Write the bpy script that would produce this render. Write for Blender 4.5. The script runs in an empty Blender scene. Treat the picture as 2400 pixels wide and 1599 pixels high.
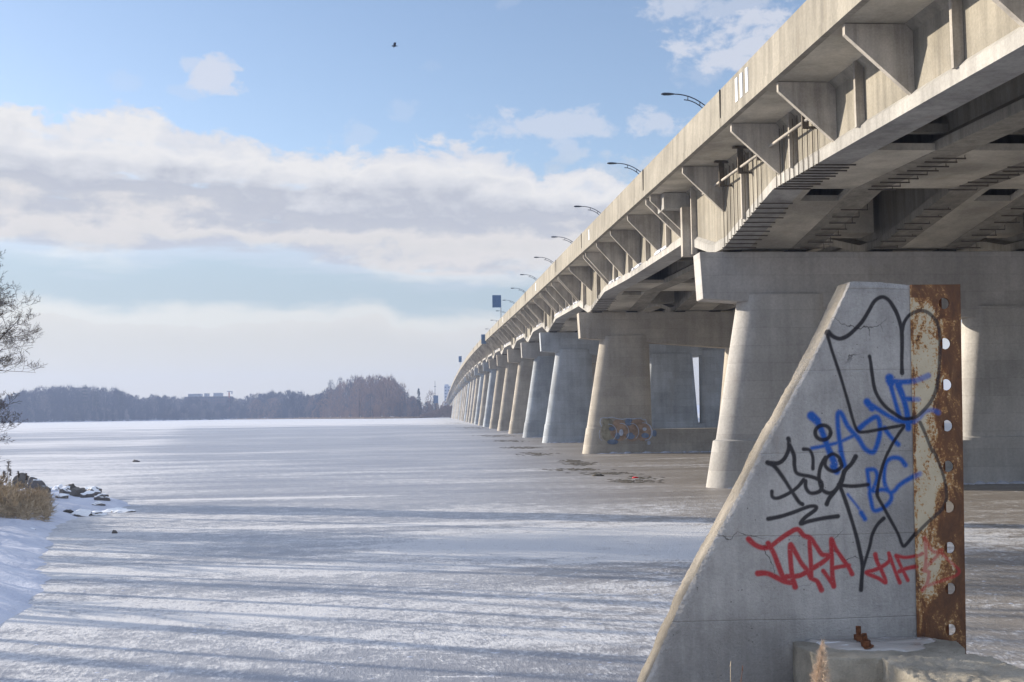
import bpy, math, random
import numpy as np
from math import sin, cos, tan, atan, atan2, asin, sqrt, pi, radians
from mathutils import Vector, Matrix, noise
random.seed(7); rng = np.random.default_rng(7)
SC = bpy.context.scene
COL = SC.collection

# ------------------------------------------------------------------ camera
F = 2600.0; HC = 2.7
PSI = atan(180/2600); PIT = atan(168/2600); ROLL = .013
cf = Vector((sin(PSI)*cos(PIT), cos(PSI)*cos(PIT), sin(PIT)))
r0 = Vector((cos(PSI), -sin(PSI), 0)); u0 = r0.cross(cf)
cr = r0*cos(ROLL) - u0*sin(ROLL); cu = r0*sin(ROLL) + u0*cos(ROLL)
CPOS = Vector((0, 0, HC))
cam = bpy.data.cameras.new('camera'); cam.sensor_width = 36; cam.lens = 36*F/2400
cam.clip_start = .1; cam.clip_end = 20000
camo = bpy.data.objects.new('camera', cam); COL.objects.link(camo)
camo.matrix_world = Matrix(((cr.x, cu.x, -cf.x, 0), (cr.y, cu.y, -cf.y, 0), (cr.z, cu.z, -cf.z, HC), (0, 0, 0, 1)))
SC.camera = camo
def ray(x, y): return cf + cr*((x-1200)/F) - cu*((y-799.5)/F)
def onY(x, y, Y): d = ray(x, y); return CPOS + d*(Y/d.y)
def onZ(x, y, Z): d = ray(x, y); return CPOS + d*((Z-HC)/d.z)
def azel(x, y): d = ray(x, y).normalized(); return math.degrees(atan2(d.x, d.y)), math.degrees(asin(d.z))

# ------------------------------------------------------------------ light
SUN_AZ, SUN_EL = radians(-66), radians(15.5)
sv = Vector((sin(SUN_AZ)*cos(SUN_EL), cos(SUN_AZ)*cos(SUN_EL), sin(SUN_EL)))
sl = bpy.data.lights.new('sun', 'SUN'); sl.energy = 4.5; sl.angle = radians(.5); sl.color = (1, .89, .73)
so = bpy.data.objects.new('sun', sl); COL.objects.link(so)
so.rotation_euler = (-sv).to_track_quat('-Z', 'Y').to_euler()
SC.view_settings.view_transform = 'Standard'; SC.view_settings.look = 'None'
SC.view_settings.exposure = 0.85; SC.view_settings.gamma = 1

# ------------------------------------------------------------------ node helper
class NT:
    def __init__(s, tree): s.t = tree
    def n(s, kind, ins=None, **kw):
        nd = s.t.nodes.new(kind)
        for k, v in kw.items(): setattr(nd, k, v)
        for k, v in (ins or {}).items():
            sock = nd.inputs[k]
            if isinstance(v, bpy.types.NodeSocket): s.t.links.new(v, sock)
            elif isinstance(v, bpy.types.Node): s.t.links.new(v.outputs[0], sock)
            else: sock.default_value = v
        return nd
    def m(s, op, a, b=None, c=None, clamp=False):
        nd = s.n('ShaderNodeMath', operation=op, use_clamp=clamp)
        for i, v in enumerate((a, b, c)):
            if v is None: continue
            if isinstance(v, (bpy.types.NodeSocket,)): s.t.links.new(v, nd.inputs[i])
            else: nd.inputs[i].default_value = v
        return nd.outputs[0]
    def ramp(s, x, stops, interp='LINEAR'):
        nd = s.t.nodes.new('ShaderNodeValToRGB'); cr_ = nd.color_ramp; cr_.interpolation = interp
        while len(cr_.elements) < len(stops): cr_.elements.new(.5)
        for e, (p, c) in zip(cr_.elements, stops):
            e.position = p; e.color = (c[0], c[1], c[2], 1) if not isinstance(c, (int, float)) else (c, c, c, 1)
        s.t.links.new(x, nd.inputs[0]); return nd.outputs[0]
    def mix(s, f, a, b, blend='MIX'):
        nd = s.n('ShaderNodeMix', data_type='RGBA', blend_type=blend)
        for i, v in ((0, f), (6, a), (7, b)):
            if isinstance(v, bpy.types.NodeSocket): s.t.links.new(v, nd.inputs[i])
            elif isinstance(v, (int, float)) and i == 0: nd.inputs[i].default_value = v
            else: nd.inputs[i].default_value = (v[0], v[1], v[2], 1)
        return nd.outputs[2]
    def map(s, v, sc, loc=(0, 0, 0)):
        return s.n('ShaderNodeMapping', {0: v, 1: loc, 3: sc}).outputs[0]
    def noise(s, v, scale, detail=4, rough=.55, dist=0):
        return s.n('ShaderNodeTexNoise', {'Vector': v, 'Scale': scale, 'Detail': detail, 'Roughness': rough, 'Distortion': dist}).outputs[0]
    def sstep(s, x, a, b, lo=0., hi=1.):
        nd = s.n('ShaderNodeMapRange', interpolation_type='SMOOTHSTEP')
        for k, v in ((0, x), (1, a), (2, b), (3, lo), (4, hi)):
            if isinstance(v, bpy.types.NodeSocket): s.t.links.new(v, nd.inputs[k])
            else: nd.inputs[k].default_value = v
        return nd.outputs[0]

# ------------------------------------------------------------------ sky
W = bpy.data.worlds.new('World'); SC.world = W; W.use_nodes = True
wt = W.node_tree; wt.nodes.clear(); T = NT(wt)
sky = T.n('ShaderNodeTexSky', sky_type='NISHITA', sun_disc=False)
sky.sun_elevation = SUN_EL; sky.sun_rotation = SUN_AZ % (2*pi); sky.air_density = 1.0; sky.dust_density = .6; sky.ozone_density = 1.4; sky.altitude = 100
dirv = T.n('ShaderNodeTexCoord').outputs['Generated']
sp = T.n('ShaderNodeSeparateXYZ', {0: dirv})
az = T.m('MULTIPLY', T.m('ARCTAN2', sp.outputs[0], sp.outputs[1]), 180/pi)
el = T.m('MULTIPLY', T.m('ARCSINE', sp.outputs[2]), 180/pi)
P = T.n('ShaderNodeCombineXYZ', {0: az, 1: el}).outputs[0]
n_big = T.noise(T.map(P, (.10, .26, 1)), 1.0, 7, .56, .15)
n_med = T.noise(T.map(P, (.34, .58, 1), (7, 3, 0)), 1.0, 8, .58, .35)
n_fin = T.noise(T.map(P, (.16, 1.0, 1), (1, 9, 4)), 1.0, 6, .55, .1)
n_f2 = T.noise(T.map(P, (.055, .50, 1), (11, 2, 4)), 1.0, 5, .5, .1); nf2 = T.m('SUBTRACT', n_f2, .5)
nb = T.m('SUBTRACT', n_big, .5); nm = T.m('SUBTRACT', n_med, .5); nf = T.m('SUBTRACT', n_fin, .5)
def curve(pts):     # azimuth (deg, -40..40) -> elevation/25
    nd = wt.nodes.new('ShaderNodeFloatCurve'); c = nd.mapping.curves[0]
    q = [azel(x, y) for x, y in pts]; q = [((a+40)/80, e/25) for a, e in q]
    c.points[0].location = (0, q[0][1]); c.points[1].location = (1, q[-1][1])
    for p in q: c.points.new(*p)
    nd.mapping.update(); wt.links.new(T.m('DIVIDE', T.m('ADD', az, 40), 80, clamp=True), nd.inputs['Value'])
    return T.m('MULTIPLY', nd.outputs[0], 25)
top = curve([(-300, 235), (0, 225), (70, 232), (130, 272), (200, 275), (285, 245), (380, 268), (440, 292), (560, 322), (640, 348), (770, 352), (860, 350), (950, 328), (1060, 325), (1160, 345), (1230, 365), (1290, 400), (1330, 375), (1420, 395), (1560, 380), (1800, 330)])
bot = curve([(-300, 610), (0, 602), (280, 612), (480, 600), (620, 612), (830, 640), (1000, 668), (1250, 655), (1500, 640), (1800, 640)])
n_puf = T.noise(T.map(P, (.9, 1.3, 1), (2, 8, 1)), 1.0, 6, .6, .3)
top2 = T.m('ADD', T.m('ADD', top, T.m('MULTIPLY', T.m('SUBTRACT', n_puf, .5), 1.5)), T.m('ADD', T.m('MULTIPLY', nm, 3.4), T.m('MULTIPLY', nb, 1.0)))
bot2 = T.m('ADD', bot, T.m('MULTIPLY', nf, 2.4))
a_main = T.m('MULTIPLY', T.sstep(T.m('SUBTRACT', top2, el), -.1, .6), T.sstep(T.m('SUBTRACT', el, bot2), -.5, .9))
a_main = T.m('MULTIPLY', a_main, T.sstep(T.m('ADD', T.m('ADD', T.m('MULTIPLY', nf, 2.2), T.m('MULTIPLY', nm, 1.4)), 1.0), .12, .75))
def blob(x, y, rx, ry, amp, rag=1.0):
    a0, e0 = azel(x, y); k = 45/2600*57.3/45
    d = T.n('ShaderNodeVectorMath', {0: P, 1: (a0, e0, 0)}, operation='SUBTRACT').outputs[0]
    d = T.n('ShaderNodeVectorMath', {0: d, 1: (1/(rx*.0215), 1/(ry*.0215), 0)}, operation='MULTIPLY').outputs[0]
    l = T.n('ShaderNodeVectorMath', {0: d}, operation='LENGTH').outputs['Value']
    v = T.m('ADD', l, T.m('MULTIPLY', nm, -3.6*rag)); v = T.m('ADD', v, T.m('MULTIPLY', T.m('SUBTRACT', n_puf, .5), -2.6))
    return T.m('MULTIPLY', T.sstep(v, 1.25, .35), amp)
al = a_main
for b in [(500, 175, 55, 44, .8), (445, 150, 40, 22, .5), (285, 190, 60, 24, .20), (440, 215, 60, 16, .25),
          (1330, 292, 260, 34, .62), (1200, 290, 170, 22, .30), (940, 272, 50, 26, .22), (830, 318, 60, 36, .30), (1320, 375, 60, 60, .5),
          (1790, 105, 170, 95, .80), (1560, 15, 75, 38, .62), (1720, 10, 130, 40, .5), (1650, 180, 80, 40, .25), (1460, 420, 180, 60, .55),
          (1010, 155, 40, 16, .12), (800, 665, 60, 22, .30), (1195, 8, 40, 22, .16)]:
    al = T.m('MAXIMUM', al, blob(*b))
# low veil of cloud down to the horizon
low_top = curve([(-300, 735), (0, 722), (100, 720), (240, 733), (430, 735), (560, 735), (750, 735), (890, 722), (940, 748), (1120, 755), (1500, 760)])
lt2 = T.m('ADD', low_top, T.m('ADD', T.m('MULTIPLY', nf, 1.0), T.m('MULTIPLY', nm, 1.5)))
a_low = T.sstep(T.m('SUBTRACT', lt2, el), -.1, .5, 0, .9)
al = T.m('MAXIMUM', al, a_low)
al = T.m('MAXIMUM', al, T.sstep(el, 15, 5.5, 0, .80))
al = T.m('MAXIMUM', al, T.sstep(el, 40., 0.0, 0, .10))
# how far down the main bank: bright rims, grey undersides
tt = T.m('DIVIDE', T.m('SUBTRACT', top2, el), T.m('SUBTRACT', top, bot))
tt = T.m('ADD', tt, T.m('ADD', T.m('MULTIPLY', nf2, .75), T.m('MULTIPLY', nm, .16)))
cc = T.ramp(tt, [(0, (.74, .76, .82)), (.16, (.88, .87, .87)), (.32, (.74, .75, .79)), (.50, (.55, .575, .645)), (.62, (.585, .605, .665)), (.76, (.80, .775, .765)), (.88, (.76, .745, .74)), (1, (.60, .63, .71))])
# unseen bright broken cloud overhead and behind, added to lighten the shade
over = T.m('MULTIPLY', T.sstep(el, 23, 33), T.sstep(T.noise(T.n('ShaderNodeVectorMath', {0: dirv, 1: (2.2, 2.2, 3.4)}, operation='MULTIPLY').outputs[0], 1.0, 5, .55), .36, .56, .15, .95))
al = T.m('MAXIMUM', al, over)
inmain = T.m('MULTIPLY', T.sstep(T.m('SUBTRACT', el, bot2), -.6, .4), T.sstep(T.m('SUBTRACT', top2, el), -.4, .6))
lowc = T.mix(T.sstep(T.m('SUBTRACT', lt2, el), 0, 1.6), (.82, .78, .73), (.73, .70, .655))
lowc = T.mix(T.sstep(T.m('ADD', el, T.m('MULTIPLY', nf, 3)), .2, 6.0), (.72, .70, .665), lowc)
oth = T.mix(T.sstep(el, 11, 14), T.mix(T.sstep(T.m('SUBTRACT', el, lt2), -.2, .8), lowc, (.46, .54, .60)), (.74, .76, .84))
cloudc = T.mix(T.sstep(el, 22, 30), T.mix(inmain, oth, cc), (1.0, 1.14, 1.45))
bg1 = T.n('ShaderNodeBackground', {0: T.mix(1.0, sky.outputs[0], (1.0, .98, 1.04), 'MULTIPLY'), 1: .108})
bg2 = T.n('ShaderNodeBackground', {0: cloudc, 1: .54})
mx = T.n('ShaderNodeMixShader', {0: al, 1: bg1.outputs[0], 2: bg2.outputs[0]})
T.n('ShaderNodeOutputWorld', {0: mx.outputs[0]})

# ------------------------------------------------------------------ materials
def material(name):
    m = bpy.data.materials.new(name); m.use_nodes = True; t = m.node_tree; t.nodes.clear(); N = NT(t)
    b = N.n('ShaderNodeBsdfPrincipled'); N.n('ShaderNodeOutputMaterial', {0: b.outputs[0]})
    return m, N, b
def plain(name, c, rough=.7, metal=0., var=.25, scale=6., spec=.3):
    m, N, b = material(name); pos = N.n('ShaderNodeNewGeometry').outputs['Position']
    v = N.sstep(N.noise(pos, scale, 5, .6), .3, .7, 1-var, 1+var)
    N.t.links.new(N.mix(1.0, c, v, 'MULTIPLY'), b.inputs['Base Color']) if False else None
    mul = N.n('ShaderNodeVectorMath', {0: (c[0], c[1], c[2])}, operation='SCALE'); N.t.links.new(v, mul.inputs[3])
    N.t.links.new(mul.outputs[0], b.inputs['Base Color'])
    b.inputs['Roughness'].default_value = rough; b.inputs['Metallic'].default_value = metal
    b.inputs['Specular IOR Level'].default_value = spec
    return m
def concrete(name, c, sc=1.0, streak=.5, lines=0., blotch=.35, pit=0., bump=.15, stain=(.30, .28, .26), crack=False):
    m, N, b = material(name); pos = N.n('ShaderNodeNewGeometry').outputs['Position']
    v1 = N.sstep(N.noise(pos, .35*sc, 6, .62), .32, .68, 1-blotch, 1+blotch*.55)
    v2 = N.sstep(N.noise(N.map(pos, (1, 1, .07)), 2.6*sc, 5, .65), .35, .72, 1+streak*.2, 1-streak*.55)
    v3 = N.sstep(N.noise(pos, 14*sc, 4, .7), .3, .7, .90, 1.08)
    v = N.m('MULTIPLY', N.m('MULTIPLY', v1, v2), v3)
    hgt = N.noise(pos, 22*sc, 5, .65)
    if lines:   # board marks left by the formwork
        z = N.n('ShaderNodeSeparateXYZ', {0: pos}).outputs[2]
        z = N.m('ADD', z, N.m('MULTIPLY', N.noise(pos, .8, 2), .04))
        fr = N.m('PINGPONG', z, lines)
        ln = N.sstep(fr, 0, .02 if sc < 2 else .006, 0, 1)
        id_ = N.m('SNAP', z, lines*2)
        xx_ = N.n('ShaderNodeSeparateXYZ', {0: pos}).outputs[0]; idv = N.n('ShaderNodeCombineXYZ', {0: N.m('SNAP', N.m('ADD', xx_, N.m('MULTIPLY', id_, 3.7)), 1.44), 1: id_}).outputs[0]
        wn = N.n('ShaderNodeTexWhiteNoise', {'Vector': idv}, noise_dimensions='3D').outputs[0]
        v = N.m('MULTIPLY', v, N.m('ADD', .86, N.m('MULTIPLY', ln, .14)))
        v = N.m('MULTIPLY', v, N.m('ADD', .92, N.m('MULTIPLY', wn, .16 if sc < 2 else .03)))
        hgt = N.m('ADD', hgt, N.m('MULTIPLY', ln, .6))
    if pit:
        vo = N.n('ShaderNodeTexVoronoi', {'Vector': pos, 'Scale': pit}).outputs['Distance']
        msk = N.m('MULTIPLY', N.sstep(vo, .16, .05), N.sstep(N.noise(pos, pit*.25, 2), .52, .62))
        v = N.m('MULTIPLY', v, N.m('SUBTRACT', 1, N.m('MULTIPLY', msk, .6)))
        hgt = N.m('SUBTRACT', hgt, N.m('MULTIPLY', msk, .8))
    if crack:
        w = N.n('ShaderNodeVectorMath', {0: pos, 1: (0, 0, 0)}, operation='ADD').outputs[0]
        nz = N.n('ShaderNodeTexNoise', {'Vector': pos, 'Scale': 5., 'Detail': 5}).outputs[1]
        w = N.n('ShaderNodeVectorMath', {0: pos, 1: N.n('ShaderNodeVectorMath', {0: nz, 3: .22}, operation='SCALE').outputs[0]}, operation='ADD').outputs[0]
        vc = N.n('ShaderNodeTexVoronoi', {'Vector': w, 'Scale': 1.15}, feature='DISTANCE_TO_EDGE').outputs['Distance']
        ck = N.m('MULTIPLY', N.sstep(vc, .0045, .0012), N.sstep(N.noise(pos, 1.3, 2), .60, .66))
        v = N.m('MULTIPLY', v, N.m('SUBTRACT', 1, N.m('MULTIPLY', ck, .65)))
        hgt = N.m('SUBTRACT', hgt, ck)
    mul = N.n('ShaderNodeVectorMath', {0: (c[0], c[1], c[2])}, operation='SCALE'); N.t.links.new(v, mul.inputs[3])
    st = N.sstep(N.noise(N.map(pos, (1, 1, .25), (5, 5, 5)), .9*sc, 6, .7), .56, .74, 0, .75)
    col = N.mix(st, mul.outputs[0], (c[0]*stain[0]*2.6, c[1]*stain[1]*2.6, c[2]*stain[2]*2.6))
    N.t.links.new(col, b.inputs['Base Color'])
    b.inputs['Roughness'].default_value = .88; b.inputs['Specular IOR Level'].default_value = .25
    bp = N.n('ShaderNodeBump', {'Strength': bump, 'Distance': .05, 'Height': hgt}); N.t.links.new(bp.outputs[0], b.inputs['Normal'])
    return m, N, b, col
M = {}
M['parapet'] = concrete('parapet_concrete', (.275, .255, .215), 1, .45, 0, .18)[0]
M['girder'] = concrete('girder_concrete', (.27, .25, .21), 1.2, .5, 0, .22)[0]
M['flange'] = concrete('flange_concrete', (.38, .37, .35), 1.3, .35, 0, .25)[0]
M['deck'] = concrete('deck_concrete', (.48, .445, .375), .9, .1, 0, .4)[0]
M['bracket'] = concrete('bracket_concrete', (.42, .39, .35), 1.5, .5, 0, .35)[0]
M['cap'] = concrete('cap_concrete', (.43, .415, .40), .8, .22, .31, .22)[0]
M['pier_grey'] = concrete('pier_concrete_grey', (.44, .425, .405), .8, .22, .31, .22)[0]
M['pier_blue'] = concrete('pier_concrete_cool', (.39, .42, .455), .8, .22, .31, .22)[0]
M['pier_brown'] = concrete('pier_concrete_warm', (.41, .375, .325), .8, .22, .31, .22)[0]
M['steel_dark'] = plain('dark_steel', (.035, .045, .06), .5, .3)
M['grey_steel'] = plain('galvanised_steel', (.35, .36, .36), .45, .4)
M['rod'] = plain('weathered_rod', (.10, .085, .07), .8, .2)
M['rust'] = plain('rusty_steel', (.13, .05, .022), .85, .1, .5, 30)
M['dark_rubber'] = plain('dark_joint', (.05, .045, .04), .9)
M['white_panel'] = plain('white_plate', (.8, .82, .84), .4, 0, .04)
M['sign_back'] = plain('sign_sheet', (.11, .18, .30), .5, .2, .1)
M['rock'] = concrete('shore_rock', (.17, .155, .14), 2.5, .1, 0, .5, bump=.6)[0]
M['reed'] = plain('dry_reed', (.43, .345, .24), .8, 0, .4, 4)
M['plume'] = plain('reed_plume', (.56, .44, .33), .9, 0, .3, 40)
M['bark'] = plain('bark', (.085, .065, .055), .9, 0, .35, 5)
M['twig'] = plain('twig', (.075, .055, .045), .9, 0, .3, 3)
M['far_dark'] = plain('far_wood_bark', (.040, .040, .058), .95, 0, .35, .05)
M['far_brown'] = plain('far_brown_wood', (.22, .145, .105), .95, 0, .3, .08)
M['far_pale'] = plain('far_pale_wood', (.12, .105, .11), .95, 0, .3, .08)
M['pine'] = plain('pine_needles', (.028, .036, .036), .9, 0, .3, .2)
M['building'] = plain('far_building_wall', (.115, .085, .09), .8, 0, .1, .1)
M['building_pale'] = plain('far_pale_wall', (.34, .36, .40), .8, 0, .08, .1)
M['window'] = plain('far_window', (.05, .06, .08), .3)
M['red'] = plain('red_plastic', (.55, .02, .02), .4)
M['crane_red'] = plain('red_paint', (.5, .12, .08), .5)
M['bird'] = plain('dark_feathers', (.03, .035, .05), .8)
M['seaweed'] = plain('frozen_weed', (.10, .088, .07), .95, 0, .5, 8)
M['shore_reed'] = plain('far_reeds', (.36, .25, .15), .9, 0, .3, .2)

def snow_mat(name):
    m, N, b = material(name); pos = N.n('ShaderNodeNewGeometry').outputs['Position']
    v = N.noise(pos, 1.4, 6, .6)
    c = N.mix(N.sstep(v, .35, .7), (.58, .60, .67), (.46, .49, .58))
    N.t.links.new(c, b.inputs['Base Color']); b.inputs['Roughness'].default_value = .75
    b.inputs['Specular IOR Level'].default_value = .25
    h = N.m('ADD', N.noise(pos, 2.5, 6, .6), N.m('MULTIPLY', N.noise(pos, 25, 3, .6), .15))
    bp = N.n('ShaderNodeBump', {'Strength': .5, 'Distance': .15, 'Height': h}); N.t.links.new(bp.outputs[0], b.inputs['Normal'])
    return m
M['snow'] = snow_mat('snow')

def ice_mat():
    m, N, b = material('lake_ice'); pos = N.n('ShaderNodeNewGeometry').outputs['Position']
    s = N.n('ShaderNodeSeparateXYZ', {0: pos}); X, Y = s.outputs[0], s.outputs[1]
    rot = N.n('ShaderNodeMapping', {0: pos, 2: (0, 0, radians(-6))}).outputs[0]
    big = N.noise(N.map(rot, (.010, .055, 1)), 1, 5, .55, .3)          # long wind-laid bands
    mid = N.noise(N.map(rot, (.09, .50, 1)), 1, 7, .66, .4)
    fine = N.noise(N.map(rot, (2.6, 2.4, 1)), 1, 8, .78, .5)            # crusty snow flecks
    speck = N.noise(N.map(rot, (17, 8, 1)), 1, 4, .8)
    # fraction of snow lying on the ice, from place to place
    far = N.sstep(N.m('ADD', Y, N.m('MULTIPLY', N.m('SUBTRACT', big, .5), 260)), 215, 330, 0, .75)
    under = N.sstep(N.m('SUBTRACT', X, N.m('MULTIPLY', Y, .055)), -2.0, 7.5, 0, 1)      # thin dirty ice by the bridge
    left = N.sstep(N.m('ADD', X, N.m('MULTIPLY', Y, .22)), 2, -5, 0, .34)
    lump = N.sstep(N.noise(N.map(rot, (.12, .22, 1), (3, 1, 0)), 1, 4, .5), .46, .62, 0, .16)
    edge = N.m('MULTIPLY', N.m('SUBTRACT', N.noise(N.map(rot, (.25, .9, 1), (2, 5, 0)), 1, 6, .65), .5), 1.5)
    for (px_, py_, rx_, ry_, am_) in ((5.2, 23.2, 7.5, 4.0, .62), (-3.2, 20.0, 6.0, 1.0, .4), (-4.0, 16.0, 4.5, 1.3, .42), (1.0, 13.6, 4.0, .7, .3), (-2.0, 27.5, 6.0, .5, .45), (-5.8, 37.2, 5.0, .45, .7), (-3., 31., 6., 3.2, .16)):
        dd_ = N.n('ShaderNodeVectorMath', {0: N.n('ShaderNodeVectorMath', {0: pos, 1: (px_, py_, 0)}, operation='SUBTRACT').outputs[0], 1: (1/rx_, 1/ry_, 0)}, operation='MULTIPLY').outputs[0]
        ll_ = N.m('ADD', N.n('ShaderNodeVectorMath', {0: dd_}, operation='LENGTH').outputs['Value'], edge)
        lump = N.m('MAXIMUM', lump, N.sstep(ll_, 1.15, .55, 0, am_))
    near = N.sstep(Y, 40, 20, 0, .03)
    f = N.m('ADD', N.m('MULTIPLY', N.m('SUBTRACT', big, .5), N.sstep(Y, 40, 150, .9, 1.7)), N.m('MULTIPLY', N.m('SUBTRACT', mid, .5), .9))
    f = N.m('ADD', f, N.m('MULTIPLY', N.m('SUBTRACT', fine, .5), N.sstep(Y, 120, 25, .4, 2.0)))
    f = N.m('ADD', f, N.m('MULTIPLY', N.m('SUBTRACT', speck, .5), N.sstep(Y, 70, 15, .2, 1.9)))
    f = N.m('ADD', N.m('ADD', f, far), N.m('ADD', left, N.m('ADD', lump, near)))
    f = N.m('SUBTRACT', f, N.m('MULTIPLY', under, .04))
    wl = N.n('ShaderNodeVectorMath', {0: rot, 1: N.n('ShaderNodeVectorMath', {0: N.n('ShaderNodeTexNoise', {'Vector': rot, 'Scale': .35, 'Detail': 5}).outputs[1], 3: 5.}, operation='SCALE').outputs[0]}, operation='ADD').outputs[0]
    crk = N.n('ShaderNodeTexVoronoi', {'Vector': N.map(wl, (.045, .16, 1)), 'Scale': 1.0}, feature='DISTANCE_TO_EDGE').outputs['Distance']
    crk = N.m('MULTIPLY', N.sstep(crk, .012, .003), N.sstep(N.noise(rot, .06, 3), .48, .6, 0, .55))
    f = N.m('ADD', f, crk)
    snow = N.sstep(f, .0, N.sstep(Y, 20, 200, .52, .80), 0, 1)
    icec = N.mix(under, (.24, .25, .285), (.23, .205, .18))
    icec = N.mix(N.sstep(mid, .40, .62, 0, .45), icec, N.mix(under, (.37, .37, .385), (.34, .31, .28)))
    c = N.mix(snow, icec, (.565, .565, .575))
    N.t.links.new(c, b.inputs['Base Color'])
    N.t.links.new(N.sstep(snow, 0, 1, .42, .85), b.inputs['Roughness'])
    b.inputs['Specular IOR Level'].default_value = .28
    h = N.m('ADD', N.m('MULTIPLY', f, .5), N.m('MULTIPLY', speck, .3))
    bp = N.n('ShaderNodeBump', {'Strength': .6, 'Distance': .05, 'Height': h}); N.t.links.new(bp.outputs[0], b.inputs['Normal'])
    return m
M['ice'] = ice_mat()

# ------------------------------------------------------------------ mesh helpers
S = .6      # bridge measures below are in steps of 0.6 m
class MB:
    def __init__(s, scale=1.0): s.v = []; s.f = []; s.k = scale; s.mi = []; s.cur = 0
    def add(s, vs, fs):
        o = len(s.v); s.v += [tuple(p) for p in vs]; s.f += [tuple(i+o for i in q) for q in fs]; s.mi += [s.cur]*len(fs)
    def box(s, x0, x1, y0, y1, z0, z1):
        s.add([(x0,y0,z0),(x1,y0,z0),(x1,y1,z0),(x0,y1,z0),(x0,y0,z1),(x1,y0,z1),(x1,y1,z1),(x0,y1,z1)],
              [(0,3,2,1),(4,5,6,7),(0,1,5,4),(1,2,6,5),(2,3,7,6),(3,0,4,7)])
    def loft(s, rings, cap=True):
        n = len(rings[0]); vs = [p for r_ in rings for p in r_]; fs = []
        for i in range(len(rings)-1):
            for j in range(n): a = i*n+j; b_ = i*n+(j+1) % n; fs.append((a, b_, b_+n, a+n))
        if cap: fs.append(tuple(range(n-1, -1, -1))); fs.append(tuple((len(rings)-1)*n+j for j in range(n)))
        s.add(vs, fs)
    def tube(s, pts, rad, n=6):
        rings = []; pts = [Vector(p) for p in pts]
        for i, p in enumerate(pts):
            d = (pts[min(i+1, len(pts)-1)]-pts[max(i-1, 0)]).normalized()
            a = d.orthogonal().normalized() if abs(d.z) > .95 or True else None
            a = d.cross(Vector((.3, .2, 1))).normalized() if abs(d.z) < .93 else d.cross(Vector((1, .1, 0))).normalized()
            b_ = d.cross(a); r_ = rad[i] if isinstance(rad, (list, tuple)) else rad
            rings.append([p+(a*cos(2*pi*k/n)+b_*sin(2*pi*k/n))*r_ for k in range(n)])
        s.loft(rings)
    def build(s, name, mats, parent=None, smooth=False):
        me = bpy.data.meshes.new(name)
        V = np.array(s.v, dtype=float)*s.k
        if parent is not None: V = V-np.array(parent.location)
        me.from_pydata([tuple(p) for p in V], [], s.f)
        for mm in (mats if isinstance(mats, (list, tuple)) else [mats]): me.materials.append(mm)
        if any(s.mi): me.polygons.foreach_set('material_index', s.mi)
        if smooth: me.polygons.foreach_set('use_smooth', [True]*len(me.polygons))
        me.validate(); me.update()
        o = bpy.data.objects.new(name, me); COL.objects.link(o)
        if parent is not None: o.parent = parent
        return o
def fixn(o):
    import bmesh
    bm = bmesh.new(); bm.from_mesh(o.data); bmesh.ops.recalc_face_normals(bm, faces=bm.faces); bm.to_mesh(o.data); bm.free()
def tag(o, label=None, cat=None, group=None, kind=None):
    if label: o['label'] = label
    if cat: o['category'] = cat
    if group: o['group'] = group
    if kind: o['kind'] = kind
    return o
def thing(name, loc, label, cat, group=None):
    o = bpy.data.objects.new(name, None); COL.objects.link(o); o.location = loc; o.empty_display_size = .3
    return tag(o, label, cat, group)
def copytree(o, loc, label=None, rot=None, scale=None):
    c = o.copy(); COL.objects.link(c); c.location = loc
    if label: c['label'] = label
    if rot is not None: c.rotation_euler[2] = rot
    if scale is not None: c.scale = (scale,)*3
    for ch in list(o.children):
        d = ch.copy(); COL.objects.link(d); d.parent = c
        for g in list(ch.children): e = g.copy(); COL.objects.link(e); e.parent = d
    return c
def interp(x, pts):
    if x <= pts[0][0]: return pts[0][1]
    for (a, b_), (c, d) in zip(pts, pts[1:]):
        if x <= c: return b_+(d-b_)*(x-a)/(c-a)
    return pts[-1][1]

# ================================================================== SETTING
g = MB(); g.add([(-6000, -5000, 0), (6000, -5000, 0), (6000, 9000, 0), (-6000, 9000, 0)], [(0, 1, 2, 3)])
tag(g.build('frozen_lake_ice', M['ice']), kind='structure')

def heightsheet(name, xs, ys, fn, mat):
    vs = []; nx, ny = len(xs), len(ys)
    for y in ys:
        for x in xs: vs.append((x, y, fn(x, y)))
    fs = [(j*nx+i, j*nx+i+1, (j+1)*nx+i+1, (j+1)*nx+i) for j in range(ny-1) for i in range(nx-1)]
    # drop cells lying wholly below the ice
    fs = [f for f in fs if max(vs[k][2] for k in f) > -.02]
    b_ = MB(); b_.add(vs, fs); return tag(b_.build(name, mat, smooth=True), kind='structure')
def nz(x, y, z=0, s=1.): return noise.fractal(Vector((x*s, y*s, z)), 1.0, 2.0, 4)
BANK = [(4, -5.0), (10, -4.9), (14, -5.2), (18, -6.0), (22, -7.3), (26, -8.5), (30, -9.5), (32, -9.7), (34, -9.4), (35, -9.0), (36, -9.4), (38, -10.9), (40, -12.2), (42, -13.8), (44, -16), (50, -26), (75, -45), (120, -60)]
def bank_z(x, y):
    e = interp(y, BANK)+.35*nz(x, y, 3, .5)
    d = e-x
    if d < 0: return -.15+max(-.3, d*.2)+.0
    z = .05+min(d, 1.2)*.12+max(0, min(d-1.2, 9))*.075
    return -.04+min(1., d/.5)*.06+z*min(1, d/.9)+.11*nz(x, y, 1, .7)*min(1, d)+.03*nz(x, y, 2, 2.6)
xs = [-110+i*2.2 for i in range(38)]+[-26.2+i*.24 for i in range(92)]
ys = [i*1.2 for i in range(0, 14)]+[16.8+i*.24 for i in range(95)]+[39.6+i*2.5 for i in range(32)]
heightsheet('snow_bank', xs, ys, bank_z, M['snow'])

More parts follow.
